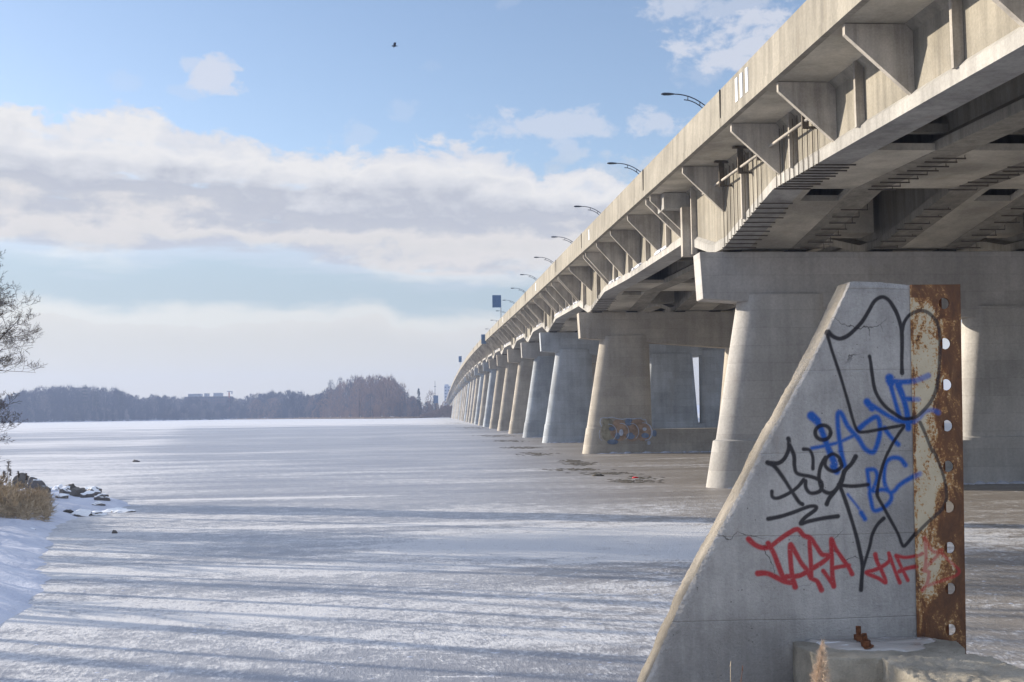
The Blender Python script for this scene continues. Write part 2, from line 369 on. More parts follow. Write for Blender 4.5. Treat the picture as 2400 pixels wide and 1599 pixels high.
m, N, b = material('bounce_bank'); pos = N.n('ShaderNodeNewGeometry').outputs['Position']
N.t.links.new(N.mix(N.sstep(N.noise(pos, 1.1, 6, .65), .46, .56), (.15, .125, .10), (.68, .69, .71)), b.inputs['Base Color']); b.inputs['Roughness'].default_value = .9  # snow mixed into the soil colour to bounce light onto the wall
N.t.links.new(N.n('ShaderNodeBump', {'Strength': .6, 'Distance': .1, 'Height': N.noise(pos, 6, 6, .6)}).outputs[0], b.inputs['Normal']); M['near_bank'] = m
def fore_z(x, y):      # rough bank carrying the camera, falling to the ice
    k = 8.9+.4*nz(x, 0, 5, .4)-max(0, -x-1)*.4
    if y < k: z = .52
    else: z = .52-(y-k)*.42
    return z+.06*nz(x, y, 4, 1.2)-.03-(max(0, -x-2)*.12 if y > 3 else 0)
heightsheet('near_bank', [-12+i*.4 for i in range(80)], [-8+i*.5 for i in range(24)]+[4+i*.25 for i in range(32)], fore_z, M['near_bank'])

# far shore: a low rising sheet
SHORE = [(-900, 900), (-420, 870), (-316, 830), (-250, 890), (-190, 960), (-120, 900), (-70, 790), (-38, 700), (-16, 700), (-2, 780), (12, 860), (60, 930), (600, 1100)]
def far_z(x, y):
    e = interp(x, SHORE)+8*nz(x, 0, 8, .03); d = y-e
    if d < 0: return -1.+d*.05 if d > -20 else -3
    return -.2+min(d, 12)*.06+min(max(d-12, 0), 300)*.028+.4*nz(x, y, 2, .03)
heightsheet('far_shore', [-900+i*12 for i in range(130)], [660+i*9 for i in range(95)], far_z, M['snow'])

# ================================================================== BRIDGE
PIERS = [64.3, 119.3, 163.8, 200.2, 238.5, 280.5, 322, 364]
while PIERS[-1] < 1560: PIERS.append(PIERS[-1]+41)
TOPP = [(0, 19.0), (25, 19.6), (40, 20.05), (56, 20.45), (75, 20.95), (100, 21.6), (130, 22.4), (165, 23.25), (200, 24.05), (250, 25.35), (310, 26.8), (380, 28.35), (450, 29.55), (550, 30.75), (650, 31.4), (760, 31.5), (900, 31.0), (1050, 30.0), (1253, 28.0), (1450, 24.9), (1600, 22.2), (1800, 18.5)]
def ztop(y):          # smooth profile through the points
    s_ = 0; w_ = 0
    r_ = 6+y*.06
    for k in range(-3, 4):
        w = math.exp(-(k/2)**2/1.2); s_ += w*interp(y+k*r_*.5, TOPP); w_ += w
    return s_/w_
def depth(y):         # parapet top to girder soffit: haunched over each pier
    base = 5.0+.5*min(1, max(0, (y-64)/30))
    for p in PIERS:
        if p-11 <= y <= p+8.9:
            full = 6.75
            if y < p-1.3: return base+(full-base)*(y-(p-11))/(9.7)
            if y > p+1.3: return full-(full-base)*(y-p-1.3)/7.6
            return full
    return base
Y0, Y1 = 12., 1640.
def stations():
    s_ = {Y0, Y1}; y = Y0
    while y < Y1: s_.add(round(y, 2)); y += 6 if y < 400 else 14
    for p in PIERS:
        for d in (-11, -1.3, 1.3, 8.9): 
            if Y0 < p+d < Y1: s_.add(round(p+d, 2))
    return sorted(s_)
ST = stations()
OV = 1.9                       # parapet + slab edge height
bridge = thing('highway_bridge', (30*S, 60*S, 0), 'long concrete highway bridge over the frozen lake, triangular brackets under its deck edge', 'bridge')
def sweep(name, sec, mat, ys=None, parent=bridge, label=None):
    b_ = MB(S); b_.loft([[(x, y, z) for x, z in sec(y)] for y in (ys or ST)]); o = b_.build(name, mat, parent); fixn(o)
    if label: o['label'] = label
    return o
XE, XR = 14.2, 51.9
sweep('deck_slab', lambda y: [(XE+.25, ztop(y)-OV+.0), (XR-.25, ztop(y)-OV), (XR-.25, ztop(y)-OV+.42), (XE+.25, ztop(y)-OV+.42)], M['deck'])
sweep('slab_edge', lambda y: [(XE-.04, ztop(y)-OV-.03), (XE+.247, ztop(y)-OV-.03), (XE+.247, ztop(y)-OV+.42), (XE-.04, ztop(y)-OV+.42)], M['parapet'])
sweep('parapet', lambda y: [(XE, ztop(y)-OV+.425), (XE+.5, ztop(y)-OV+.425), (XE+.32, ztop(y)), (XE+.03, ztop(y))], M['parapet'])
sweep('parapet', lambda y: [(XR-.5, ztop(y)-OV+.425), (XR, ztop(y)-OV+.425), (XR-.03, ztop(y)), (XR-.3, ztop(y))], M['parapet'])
BOX = [16.75, 25.9, 35.05, 44.2]; BW = 5.6
for bi, x0 in enumerate(BOX):
    for side in (0, 1):
        def sec(y, x0=x0, side=side, bi=bi):
            zt = ztop(y)-OV-.004; zb = ztop(y)-depth(y); ff = .5
            pts = [(0, zb), (1.5, zb), (1.5, zb+.42), (.62 if bi == 0 and side == 0 else .98, zb+.80), (.62 if bi == 0 and side == 0 else .98, zt-.35), (.95 if bi == 0 and side == 0 else 1.25, zt), (.2 if bi or side else -.1, zt), (.2 if bi == 0 and side == 0 else .52, zt-.3), (.2 if bi == 0 and side == 0 else .52, zb+.66), (0, zb+.46)]
            if side: pts = [(BW-a, z) for a, z in pts]
            return [(x0+a, z) for a, z in pts]
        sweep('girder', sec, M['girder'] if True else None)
# pale bottom edge of the outer girder
sweep('bottom_flange', lambda y: [(BOX[0]-.02, ztop(y)-depth(y)-.02), (BOX[0]+1.52, ztop(y)-depth(y)-.02), (BOX[0]+1.52, ztop(y)-depth(y)+.1), (BOX[0]+.3, ztop(y)-depth(y)+.68), (BOX[0]+.185, ztop(y)-depth(y)+.68), (BOX[0]-.02, ztop(y)-depth(y)+.47)], M['flange'])
# soffit slabs near the piers, with a manhole in each box
def soffit(p, n):
    ya, yb, yh = p-20, p+8.7, p-11
    b_ = MB(S)
    def quadslab(xa, xb, y_a, y_b, th=.3):
        za, zb_ = ztop(y_a)-depth(y_a), ztop(y_b)-depth(y_b)
        z = lambda y: ztop(y)-depth(y)+.03
        b_.loft([[(xa, y_a, z(y_a)), (xb, y_a, z(y_a)), (xb, y_a, z(y_a)+th), (xa, y_a, z(y_a)+th)],
                 [(xa, y_b, z(y_b)), (xb, y_b, z(y_b)), (xb, y_b, z(y_b)+th), (xa, y_b, z(y_b)+th)]])
    for x0 in BOX:
        xa, xb = x0+1.5, x0+BW-1.5
        m0, m1 = x0+1.95, x0+3.95; ym0, ym1 = p-11.1, p-9.3
        quadslab(xa, xb, ya, p-11.1)
        ym0 = p-10.95; ym1 = p-9.2
        quadslab(xa, xb, p-11.1, ym0); quadslab(xa, m0, ym0, ym1); quadslab(m1, xb, ym0, ym1); quadslab(xa, xb, ym1, p-1.3); quadslab(xa, xb, p-1.3, p+1.3); quadslab(xa, xb, p+1.3, yb)
        if x0 != BOX[-1]:
            quadslab(x0+BW, x0+BW+3.55, ya, p-11.05)
            b_.box(x0+BW+.02, x0+BW+3.53, p-1.0, p+1.0, ztop(p)-depth(p)+.9, ztop(p)-OV-.01)
    o = b_.build('soffit_slab', M['deck'], bridge); fixn(o)
for n, p in enumerate(PIERS[:10]): soffit(p, n)
# cross walls between the webs
def diaphragm(y):
    b_ = MB(S); zt = ztop(y)-OV-.02; zb = ztop(y)-depth(y)
    for i, x0 in enumerate(BOX):
        for xa, xb in ((x0+.99, x0+BW-.99), (x0+BW-.51, x0+BW+4.05 if i < 3 else None)):
            if xb is None: continue
            w = xb-xa; c = w*.18
            # frame round an opening with cut corners
            b_.box(xa+.01, xb-.01, y-.15, y+.15, zt-.55, zt)
            b_.box(xa+.01, xb-.01, y-.15, y+.15, zb+.72, zb+1.1)
            for s1, s2 in ((xa+.01, xa+c), (xb-.01, xb-c)):
                b_.loft([[(s1, y-.15, zt-.55), (s2, y-.15, zt-.55), (s1, y-.15, zt-.55-c*1.6)], [(s1, y+.15, zt-.55), (s2, y+.15, zt-.55), (s1, y+.15, zt-.55-c*1.6)]])
    o = b_.build('cross_wall', M['girder'], bridge); fixn(o)
for y in [28, 44.2]+[q for p in PIERS[:6] for q in (p+9.5, p+24)]: diaphragm(y)

# brackets: positions read along the bridge
BR = [20.5, 29.9, 37.5, 45.1, 52.5, 63.2, 73.0, 74.5, 81.8, 90.0, 97.8, 105.2, 106.8, 118.3, 128.3, 129.4]
for a, b_ in zip(PIERS[1:], PIERS[2:]):
    g0, g1 = a+10.1, b_-13.2; n = max(2, round((g1-g0)/7.6))
    BR += [g0+(g1-g0)*k/n for k in range(1, n)] + [g1, g1+1.5, b_-1.5, b_+8.9, b_+10.1]
BR = [y for y in BR if y < 1600]
def bracket_geo(b_, y, t=.11):
    zs = ztop(y)-OV-.035; zf = ztop(y)-depth(min([y], key=abs))+.55
    for p in PIERS:
        if p-11 < y < p+8.9: zf = min(zf+.0, zs-2.6) if False else zs-2.62
    xw = BOX[0]+.19
    sec = [(XE+.28, zs), (xw, zs), (xw, zf), (xw-.12, zf), (XE+.28, zs-.38)]
    b_.loft([[(x, y-t, z) for x, z in sec], [(x, y+t, z) for x, z in sec]])
FIN = [33.8, 42.0, 50.2, 58.4, 70.2]
FIN += [(a+b_)/2 for a, b_ in zip(BR, BR[1:]) if a > 74 and b_-a > 3 and a < 118]
FIN += [(a+b_)/2 for a, b_ in zip(BR, BR[1:]) if a > 118 and b_-a > 3]
def fin_geo(b_, y):
    zs = ztop(y)-OV-.03; zf = ztop(y)-depth(y)+(.45 if not any(p-12 < y < p+9 for p in PIERS) else .2)
    if abs(y-70.2) < .1: zf = ztop(y)-6.25
    b_.box(BOX[0]-.17, BOX[0]+.19, y-.09, y+.09, zf, zs)
rest = MB(S)
for i, y in enumerate(BR):
    if i < 100:
        b_ = MB(S); bracket_geo(b_, y); o = b_.build('deck_bracket', M['bracket'], bridge); fixn(o)
    else: bracket_geo(rest, y)
o = rest.build('deck_bracket', M['bracket'], bridge); fixn(o); tag(o, 'small distant brackets along the far crest of the bridge', kind='stuff')
restf = MB(S)
for i, y in enumerate(FIN):
    if i < 90:
        b_ = MB(S); fin_geo(b_, y); b_.build('web_stiffener', M['bracket'], bridge)
    else: fin_geo(restf, y)
tag(restf.build('web_stiffener', M['bracket'], bridge), 'small distant stiffeners along the far crest of the bridge', kind='stuff')
# steel clamp rods hugging the outer girder and the flanges near each pier
def clamp(y, first=True, xg=None):
    b_ = MB(S); zt = ztop(y)-OV-.4; zb = ztop(y)-depth(y)
    if first:
        b_.tube([(BOX[0]-.07, y, zt), (BOX[0]-.07, y, zb-.13)], .022, 5)
        b_.box(BOX[0]-.2, BOX[0]+1.5+random.uniform(0, .3), y-.03, y+.03, zb-.16, zb-.10)
    else:
        r_ = random.uniform(-.15, .15)
        b_.box(xg-1.1+r_, xg+.35+r_, y-.03, y+.03, zb-.14, zb-.08); b_.tube([(xg+.25, y, zb-.1), (xg+.25, y, zb+1.3)], .022, 4)
    b_.build('clamp_rod', M['rod'], bridge)
for k in range(10): clamp(46.6+.66*k)
for k in range(11): clamp(55.0+.75*k)
for xg in (BOX[0]+BW, BOX[1]+.8, BOX[1]+BW):
    for k in range(9):
        if random.random() < .9: clamp(45.2+.95*k+random.uniform(-.1, .1), False, xg)
    for k in range(7): clamp(56.0+1.1*k+random.uniform(-.1, .1), False, xg)
for q in (PIERS[1]-8, PIERS[2]-8):
    for k in range(7): clamp(q+1.0*k)
# pipe with tee hangers under the overhang
b_ = MB(S); zz = lambda y: ztop(y)-OV-1.15
b_.tube([(16.35, y, zz(y)) for y in (45.5, 50, 55, 60, 66)], .07, 8); b_.build('water_pipe', M['bracket'], bridge, True)
for y in (47.2, 54.1, 57.6, 61.5):
    b_ = MB(S); zt = ztop(y)-OV-.04
    b_.box(16.2, 16.5, y-.06, y+.06, zz(y)-.35, zt-.10); b_.box(15.95, 16.75, y-.1, y+.1, zt-.1, zt); b_.box(16.3, 17.2, y-.05, y+.05, zz(y)-.35, zz(y)-.25)
    b_.build('pipe_hanger', M['rod'], bridge)
# concrete strengthening block at the hinge
b_ = MB(S); b_.box(15.2, 16.93, 72.0, 74.0, ztop(72)-OV-1.1, ztop(72)-OV-.04); b_.build('hinge_block', M['flange'], bridge)
b_ = MB(S); b_.box(16.2, 16.93, 71.1, 71.6, ztop(72)-6.3, ztop(72)-OV-1.15); b_.build('hinge_post', M['bracket'], bridge)
# snow lodged on the ledge of the bottom flange beyond the first pier
b_ = MB(S)
y = 75.5
while y < 330:
    L = random.uniform(.8, 2.6); zb = lambda q: ztop(q)-depth(q)+.45
    if random.random() < .75 and not any(p-11 < y < p+9 for p in PIERS):
        h = random.uniform(.10, .22)
        b_.loft([[(16.69, q, zb(q)), (16.93, q, zb(q)+.1), (16.93, q, zb(q)+.2+h*w), (16.66, q, zb(q)+.1+h*.6*w)] for q, w in ((y, .1), (y+L*.3, 1), (y+L*.7, .9), (y+L, .1))])
    y += L+random.uniform(.2, 1.2)
tag(b_.build('ledge_snow', M['snow'], bridge), 'patchy snow lying on the ledge of the outer girder', kind='stuff')
# joints in the parapet, white plates
for y in [53.3, 73.8, 105.9]+[p+9.5 for p in PIERS[1:9]]:
    b_ = MB(S); b_.box(XE-.05, XE+.02, y-.014, y+.014, ztop(y)-OV-.03, ztop(y)-.02); b_.build('expansion_joint', M['dark_rubber'], bridge)
for y, h0, h1 in ((48.6, .5, 1.62), (49.5, .5, 1.62), (50.3, .5, 1.62), (100.5, .55, 1.5), (155, .5, 1.6), (232, .5, 1.6)):
    b_ = MB(S); b_.box(XE-.03, XE+.05, y-.19*(y/60)**.5, y+.19*(y/60)**.5, ztop(y)-OV+h0, ztop(y)-OV+h1); b_.build('parapet_plate', M['white_panel'], bridge)

# ------------------------------------------------------------------ piers
def stad(xa, xb, t, z, yc, n=10, e=1.0):      # plan outline: flat sides, elliptical noses
    pts = []
    for k in range(n+1): a = -pi/2+pi*k/n; pts.append((xb-e+e*cos(a), yc+t*sin(a), z))
    for k in range(n+1): a = pi/2+pi*k/n; pts.append((xa+e+e*cos(a), yc+t*sin(a), z))
    return pts
ORD = ['nearest to the camera, behind the graffitied wall', 'second from the camera, with a mural low on its wall', 'third from the camera', 'fourth from the camera', 'fifth from the camera', 'sixth from the camera', 'seventh from the camera', 'eighth from the camera']
TINT = ['pale grey', 'brownish grey', 'bluish grey', 'bluish grey', 'brownish', 'brownish', 'brownish', 'bluish grey']
MATS = ['pier_grey', 'pier_brown', 'pier_blue', 'pier_blue', 'pier_brown', 'pier_brown', 'pier_brown', 'pier_blue']
def make_pier(i, yc):
    zc = ztop(yc)-depth(yc)-.18
    if i < 8: lab = TINT[i]+' concrete bridge pier, '+ORD[i]; mat = M[MATS[i]]
    else:
        lab = 'small distant bridge pier in the far row of columns near the bridge end'
        mat = M[['pier_brown', 'pier_blue', 'pier_brown', 'pier_grey'][i % 4]]
        if i < 12: lab = ['distant brown bridge pier just beyond the bluish eighth one', 'distant bluish bridge pier, tenth from the camera', 'distant brownish bridge pier, eleventh from the camera', 'distant pale bridge pier, twelfth from the camera'][i-8]
    root = thing('bridge_pier', (30*S, yc*S, 0), lab, 'bridge pier', 'piers carrying the bridge')
    t = 1.05; th = 1.4/2+.35
    # cap beam
    XL, XRr = 15.45, 50.6; xm = (XL+XRr)/2
    b_ = MB(S)
    def bot(x): return zc-2.75-.074*(min(x, 2*xm-x)-XL)
    cs = 1.42/2+.1
    ring = []
    for x in (XL, XL+.001, xm, XRr-.001, XRr):
        q = .0
        ring.append([(x+(.12 if x < xm else -.12)*0, yc-cs, bot(x)), (x, yc+cs, bot(x)), (x, yc+cs, zc), (x, yc-cs, zc)])
    ring = [ring[0], ring[2], ring[4]]
    # battered ends
    for k, sg in ((0, .14), (2, -.14)):
        ring[k][0] = (ring[k][0][0]+sg, ring[k][0][1], ring[k][0][2]); ring[k][1] = (ring[k][1][0]+sg, ring[k][1][1], ring[k][1][2])
    b_.loft(ring); o = b_.build('pier_cap', M['cap'] if i in (0, 3) else mat, root); fixn(o)
    bv = o.modifiers.new('bevel', 'BEVEL'); bv.width = .05*S; bv.segments = 2
    # bearings
    for x0 in (BOX if i < 9 else []):
        for xx in (x0+.2, x0+BW-1.5): b_ = MB(S); b_.box(xx, xx+1.1, yc-.45, yc+.45, zc, zc+.175); b_.build('bearing_pad', M['dark_rubber'], root)
    hz = zc-2.75
    k = hz/10.8
    for xa, xb, la, lb in ((17.85, 23.2, 1.95, .15), (31.8, 38.3, 1.3, .8), (39.4, 45.2, .1, 1.4)):
        b_ = MB(S); rings = []
        c0 = 2.75
        zt = bot((xa+xb)/2)+.6
        for z, ex in ((-.3, .16 if i == 0 else .07), (c0-.05, .16 if i == 0 else .07), (c0, .03), (c0+.05, 0), (zt*.5, 0), (zt, 0)):
            f_ = 1-z/hz
            e = 1.25 if xa < 20 else .8
            rings.append(stad(xa-la*f_*k**.5-ex, xb+lb*f_*k**.5+ex, t+ex, z, yc, 14, e+ex))
        b_.loft(rings); o = b_.build('pier_shaft', mat, root, True); fixn(o)
        es = o.modifiers.new('edge', 'EDGE_SPLIT'); es.split_angle = radians(28)
    b_ = MB(S); b_.box(18, 45, yc-1.075, yc+1.075, -.3, 2.55); o = b_.build('plinth_wall', mat, root)
    return root
piers = [make_pier(i, yc) for i, yc in enumerate(PIERS)]

# mural low on the second pier: bubble letters in rust orange and blue with a pale outline
M['mur_orange'] = plain('mural_orange', (.33, .24, .18), .8, 0, .3, 3)
M['mur_blue'] = plain('mural_blue', (.16, .21, .31), .8, 0, .3, 3)
M['mur_pale'] = plain('mural_pale', (.45, .50, .62), .8, 0, .2, 3)
M['mur_olive'] = plain('mural_olive', (.28, .26, .20), .8, 0, .3, 3)
mu = MB(); YM = (PIERS[1]-1.14)*S; lay = [0]
def mp(x, y): q = onY(x, y, YM-lay[0]); return (q.x, q.y, q.z)
def disc(x, y, rx, ry, mi, n=20):
    lay[0] += .003; mu.cur = mi
    mu.add([mp(x+rx*cos(2*pi*k/n), y+ry*sin(2*pi*k/n)) for k in range(n)], [tuple(range(n-1, -1, -1))])
def arc(pts, w, mi):
    lay[0] += .003; mu.cur = mi; L = []; Rr = []
    for i, (x, y) in enumerate(pts):
        a = pts[max(i-1, 0)]; c = pts[min(i+1, len(pts)-1)]; dx, dy = c[0]-a[0], c[1]-a[1]; l = sqrt(dx*dx+dy*dy) or 1
        L.append(mp(x-dy/l*w, y+dx/l*w)); Rr.append(mp(x+dy/l*w, y-dx/l*w))
    n = len(pts); mu.add(L+Rr, [(k, k+1, n+k+1, n+k) for k in range(n-1)])
for cx, cy, rx, ry, mi in [(1428, 1012, 19, 24, 3), (1452, 1010, 22, 24, 0), (1482, 1011, 22, 24, 0), (1508, 1013, 19, 21, 0), (1424, 990, 12, 10, 3), (1450, 992, 14, 9, 0), (1474, 989, 9, 9, 1), (1495, 991, 16, 8, 0), (1434, 1005, 7, 5, 1), (1447, 1022, 6, 8, 1), (1478, 1022, 10, 8, 1), (1512, 1021, 9, 6, 1), (1486, 1010, 4, 10, 0), (1456, 1014, 5, 8, 2), (1436, 1036, 13, 6, 1), (1534, 1016, 5, 8, 1), (1521, 1038, 4, 5, 2), (1511, 1006, 5, 4, 2)]: disc(cx, cy, rx, ry, mi)
arc([(1410, 1000), (1406, 990), (1408, 981), (1414, 979), (1424, 980), (1435, 978), (1448, 982), (1459, 983), (1470, 981), (1484, 982), (1503, 980), (1506, 984), (1513, 983), (1516, 993), (1524, 998), (1529, 1010), (1528, 1022), (1521, 1030), (1512, 1032)], .9, 2)
for cx, cy, r_ in [(1428, 1014, 17), (1456, 1013, 18), (1480, 1012, 17), (1508, 1013, 19)]:
    arc([(cx+r_*cos(a), cy+r_*1.15*sin(a)) for a in [radians(q) for q in range(-100, 60, 14)]], .7, 2)
arc([(1406, 1008), (1404, 1016), (1406, 1028), (1411, 1033)], .7, 2)
mu.build('mural', [M['mur_orange'], M['mur_blue'], M['mur_pale'], M['mur_olive']], piers[1])['label'] = 'orange and blue bubble letter graffiti with a pale outline'

# snow crust round the pier feet
b_ = MB(S)
for p in PIERS[:12]:
    xx = 16.4
    while xx < 46:
        L = random.uniform(.5, 1.6); h = random.uniform(.05, .22); w = random.uniform(.25, .7)
        y_ = p-1.2 if xx > 17 else p-1.0*(max(0, xx-15.2)/1.8)**.5
        b_.loft([[(q, y_-w*f, -.02), (q, y_+.2, -.02), (q, y_+.2, h*f), (q, y_-w*.3*f, h*.8*f)] for q, f in ((xx, .1), (xx+L*.35, 1), (xx+L*.7, .8), (xx+L, .1))]); xx += L*.8
tag(b_.build('snow_drifts', M['snow'], smooth=True), 'thin crust of snow piled against the feet of the piers', 'snow', kind='stuff')

# ------------------------------------------------------------------ street lamps
LAMPY = [103.8, 137.6, 171.5, 206, 242.5, 283.5, 319, 359, 399, 439, 487]
def lamp_parts(root, zt, zh):
    X0, Yb = 27.2, 0
    bx, by = root.location.x/S, root.location.y/S
    b_ = MB(S); b_.tube([(bx, by, zt), (bx, by, zh-2.1)], [.16, .10], 8); b_.build('mast', M['steel_dark'], root, True)
    b_ = MB(S); k = 8
    up = [(bx-4.1*(1-(1-t)**1.0), by, zh-2.1+2.1*(1-(1-t)**2.2)) for t in [q/k for q in range(k+1)]]
    lo = [(bx-3.1*t, by, zh-2.9+2.35*(1-(1-t)**2.0)) for t in [q/k for q in range(k+1)]]
    b_.tube([(bx, by, zh-2.95), (bx, by, zh-2.0)], .1, 6)
    b_.tube(up, .055, 6); b_.tube(lo, .05, 6)
    for t in (.33, .62, .9):
        a = lo[int(t*k)]; z2 = zh-2.1+2.1*(1-(1-(bx-a[0])/4.1)**2.2); b_.tube([a, (a[0], by, z2)], .05, 5)
    b_.build('arm', M['steel_dark'], root, True)
    b_ = MB(S); rings = []
    for t, w, h in ((-.1, .05, .04), (.15, .14, .10), (.55, .24, .16), (1.0, .24, .17), (1.25, .13, .11), (1.32, .03, .04)):
        rings.append([(bx-4.0-t, by+w*cos(a), zh+h*.8*sin(a)) for a in [2*pi*q/10 for q in range(10)]])
    b_.loft(rings); o = b_.build('lamp_head', M['steel_dark'], root, True); fixn(o)
for i, y in enumerate(LAMPY):
    w = ['nearest and largest', 'second nearest', 'third nearest', 'fourth nearest', 'fifth nearest', 'sixth nearest', 'seventh nearest', 'eighth nearest', 'ninth nearest', 'tenth nearest', 'farthest visible'][i]
    zh = interp(y, [(103.8, 34.93), (137.6, 35.87), (171.5, 36.72), (206, 37.4), (242.5, 38.7), (284, 40.0), (319, 40.5), (359, 41.1), (399, 41.3), (440, 41.3), (487, 41.45)])
    r_ = thing('street_lamp', (27.2*S, y*S, (ztop(y)-OV+.42)*S), 'dark curved-arm street lamp above the bridge parapet, '+w+' of the row', 'street lamp', 'street lamps along the bridge')
    lamp_parts(r_, ztop(y)-OV+.42, zh)

# ------------------------------------------------------------------ signs standing on the bridge edge
def sign(px0, px1, py0, py1, Y, lab, postx=None, mat='sign_back'):
    a = onY(px0, py1, Y); c = onY(px1, py0, Y); X = (a.x+c.x)/2
    pxx = onY(postx, py1, Y).x if postx else X
    zb = (ztop(Y/S)-.6)*S
    root = thing('road_sign', (pxx, Y, zb), lab, 'road sign')
    b_ = MB(); b_.box(a.x, c.x, Y-.04, Y+.04, a.z, c.z); o = b_.build('sign_panel', M[mat], root)
    b_ = MB()
    for q in (.18, .5, .82): b_.box(a.x+.03, c.x-.03, Y-.09, Y-.045, a.z+(c.z-a.z)*q-.03, a.z+(c.z-a.z)*q+.03)
    b_.build('sign_brace', M['sign_back'], root)
    b_ = MB(); b_.tube([(pxx, Y+.1, zb), (pxx, Y+.1, c.z-.05)], .06, 6); b_.build('sign_post', M['grey_steel'], root)
sign(1154, 1174, 692, 721, 146, 'blue-backed sign on a thin post above the bridge parapet, largest of the three', 1174)
sign(1128, 1139, 784, 806, 190, 'small dark sign hanging at the outer edge of the parapet, middle of the three')
sign(1075, 1082, 835, 849, 352, 'tiny grey sign above the far crest of the bridge, leftmost of the three')

# ================================================================== FOREGROUND WALL
WY = 8.0
def zx(s_, ox, oy, pts): return [(ox+x/s_, oy+y/s_) for x, y in pts]
za = lambda pts: zx(3.4075, 1900, 640, pts)
zb_ = lambda pts: zx(3.485, 1700, 1050, pts)
def smooth_line(p, n=6):
    out = []
    for i in range(len(p)-1):
        a, b, c, d = p[max(i-1, 0)], p[i], p[i+1], p[min(i+2, len(p)-1)]
        for k in range(n):
            t = k/n; out.append(tuple(.5*(2*b[j]+(c[j]-a[j])*t+(2*a[j]-5*b[j]+4*c[j]-d[j])*t*t+(-a[j]+3*b[j]-3*c[j]+d[j])*t**3) for j in (0, 1)))
    return out+[p[-1]]
BLACK = [
 (za([(140,470),(175,505),(230,525),(290,505),(350,455),(410,390),(460,310),(510,225),(570,192),(620,215),(660,270),(695,340),(725,450),(730,560),(728,700),(730,800)]), 4.4),
 (za([(728,470),(745,400),(790,335),(850,305),(910,310),(960,345),(1000,400),(1022,500),(1020,700),(1000,900),(960,1010),(900,1090),(830,1150),(750,1165),(680,1130),(600,1070),(545,1000),(510,920),(490,800),(480,720),(470,665)]), 3.9),
 (za([(130,480),(170,620),(230,800),(290,1000),(340,1180),(375,1260),(430,1270),(550,1250),(690,1225),(745,1220),(700,1290),(650,1370),(610,1450)])+zb_([(1325,40),(1290,130),(1260,240),(1240,360)]), 3.4),
 (zb_([(1240,360),(1245,400),(1290,480),(1350,590),(1410,700),(1440,780),(1465,800),(1530,725),(1560,690),(1650,600),(1760,500),(1795,420),(1795,340),(1770,220),(1730,110),(1690,20)])+za([(960,1420),(900,1270),(865,1195)]), 3.6),
 (za([(98+62*cos(a), 1275+58*sin(a)) for a in [q*pi/6 for q in range(13)]]), 4.2),
 (zb_([(345,120),(400,150),(470,240),(540,350),(600,440),(630,460)]), 4.4),
 (zb_([(355,125),(430,125),(480,90),(515,20),(520,-50),(515,-75)]), 4.6),
 (zb_([(520,-30),(560,60),(565,150),(590,210),(700,235),(770,265),(790,310),(770,355),(700,370),(660,330),(655,270)]), 4.4),
 (zb_([(640,10),(690,20),(715,80),(715,170)]), 3.8),
 (zb_([(640,260),(590,320),(520,370),(430,410),(385,400),(380,355)]), 3.8),
 (zb_([(935,100),(950,150),(900,190),(850,180),(815,140),(830,80),(880,50),(930,80),(945,130)]), 3.8),
 (zb_([(820,80),(780,150),(765,230),(775,300),(800,350),(860,370),(910,330),(950,250),(970,190)]), 4.2),
 (zb_([(1065,70),(1030,130),(975,190),(950,280),(900,350),(850,410),(828,460)]), 4.6),
 (zb_([(925,300),(990,310),(1060,312),(1165,300)]), 4.0),
 (zb_([(930,300),(970,400),(1020,550),(1070,720),(1100,850),(1120,960),(1115,1060),(1108,1160)]), 4.4),
 (zb_([(1295,575),(1240,630),(1200,710),(1180,800),(1150,900),(1125,980)]), 3.6),
 (zb_([(350,580),(450,560),(560,525),(680,480),(740,480),(730,510),(650,570),(615,620),(680,600),(800,575),(920,558)]), 4.2)]
RED = [
 (zb_([(190,745),(240,790),(300,815),(360,810),(440,750),(520,695),(590,665),(640,715),(680,730)]), 6.0),
 (zb_([(350,780),(395,860),(430,950),(465,1040),(500,1095)]), 6.0),
 (zb_([(265,1025),(340,1025),(420,1060),(490,1095),(560,1100)]), 6.2),
 (zb_([(570,1135),(550,1060),(535,950),(530,790),(570,850),(620,940),(660,990),(700,1060)]), 6.0),
 (zb_([(500,1050),(600,1045),(670,1010)]), 5.4),
 (zb_([(785,1160),(750,1090),(705,1060),(700,960),(690,740),(740,800),(790,870),(850,880),(800,930),(720,980)]), 5.4),
 (zb_([(885,1130),(875,1050),(870,900),(865,745),(900,820),(960,910),(1010,980),(1035,1030)]), 5.6),
 (zb_([(800,1005),(840,1060),(885,1130)]), 4.8), (zb_([(870,985),(940,970),(1010,960)]), 4.6),
 (zb_([(1225,870),(1240,930),(1280,1010),(1310,1100),(1250,1065),(1150,1020),(1210,1000),(1280,970),(1340,920),(1335,860),(1370,960),(1400,1040),(1425,1100)]), 4.6),
 (zb_([(1395,880),(1430,960),(1465,1030),(1490,1080)]), 4.2), (zb_([(1395,880),(1470,895),(1560,880),(1600,860)]), 4.0), (zb_([(1420,1010),(1480,985),(1550,970)]), 4.4)]
RED2 = [(zb_([(1620,990),(1630,900),(1625,790),(1620,730),(1660,810),(1700,850),(1760,830),(1700,900),(1640,960),(1610,1000),(1650,1010),(1640,1100),(1600,1160)]), 4.2),
 (zb_([(1760,860),(1820,920),(1900,1000),(1850,1050),(1700,1100),(1650,1120)]), 3.6)]
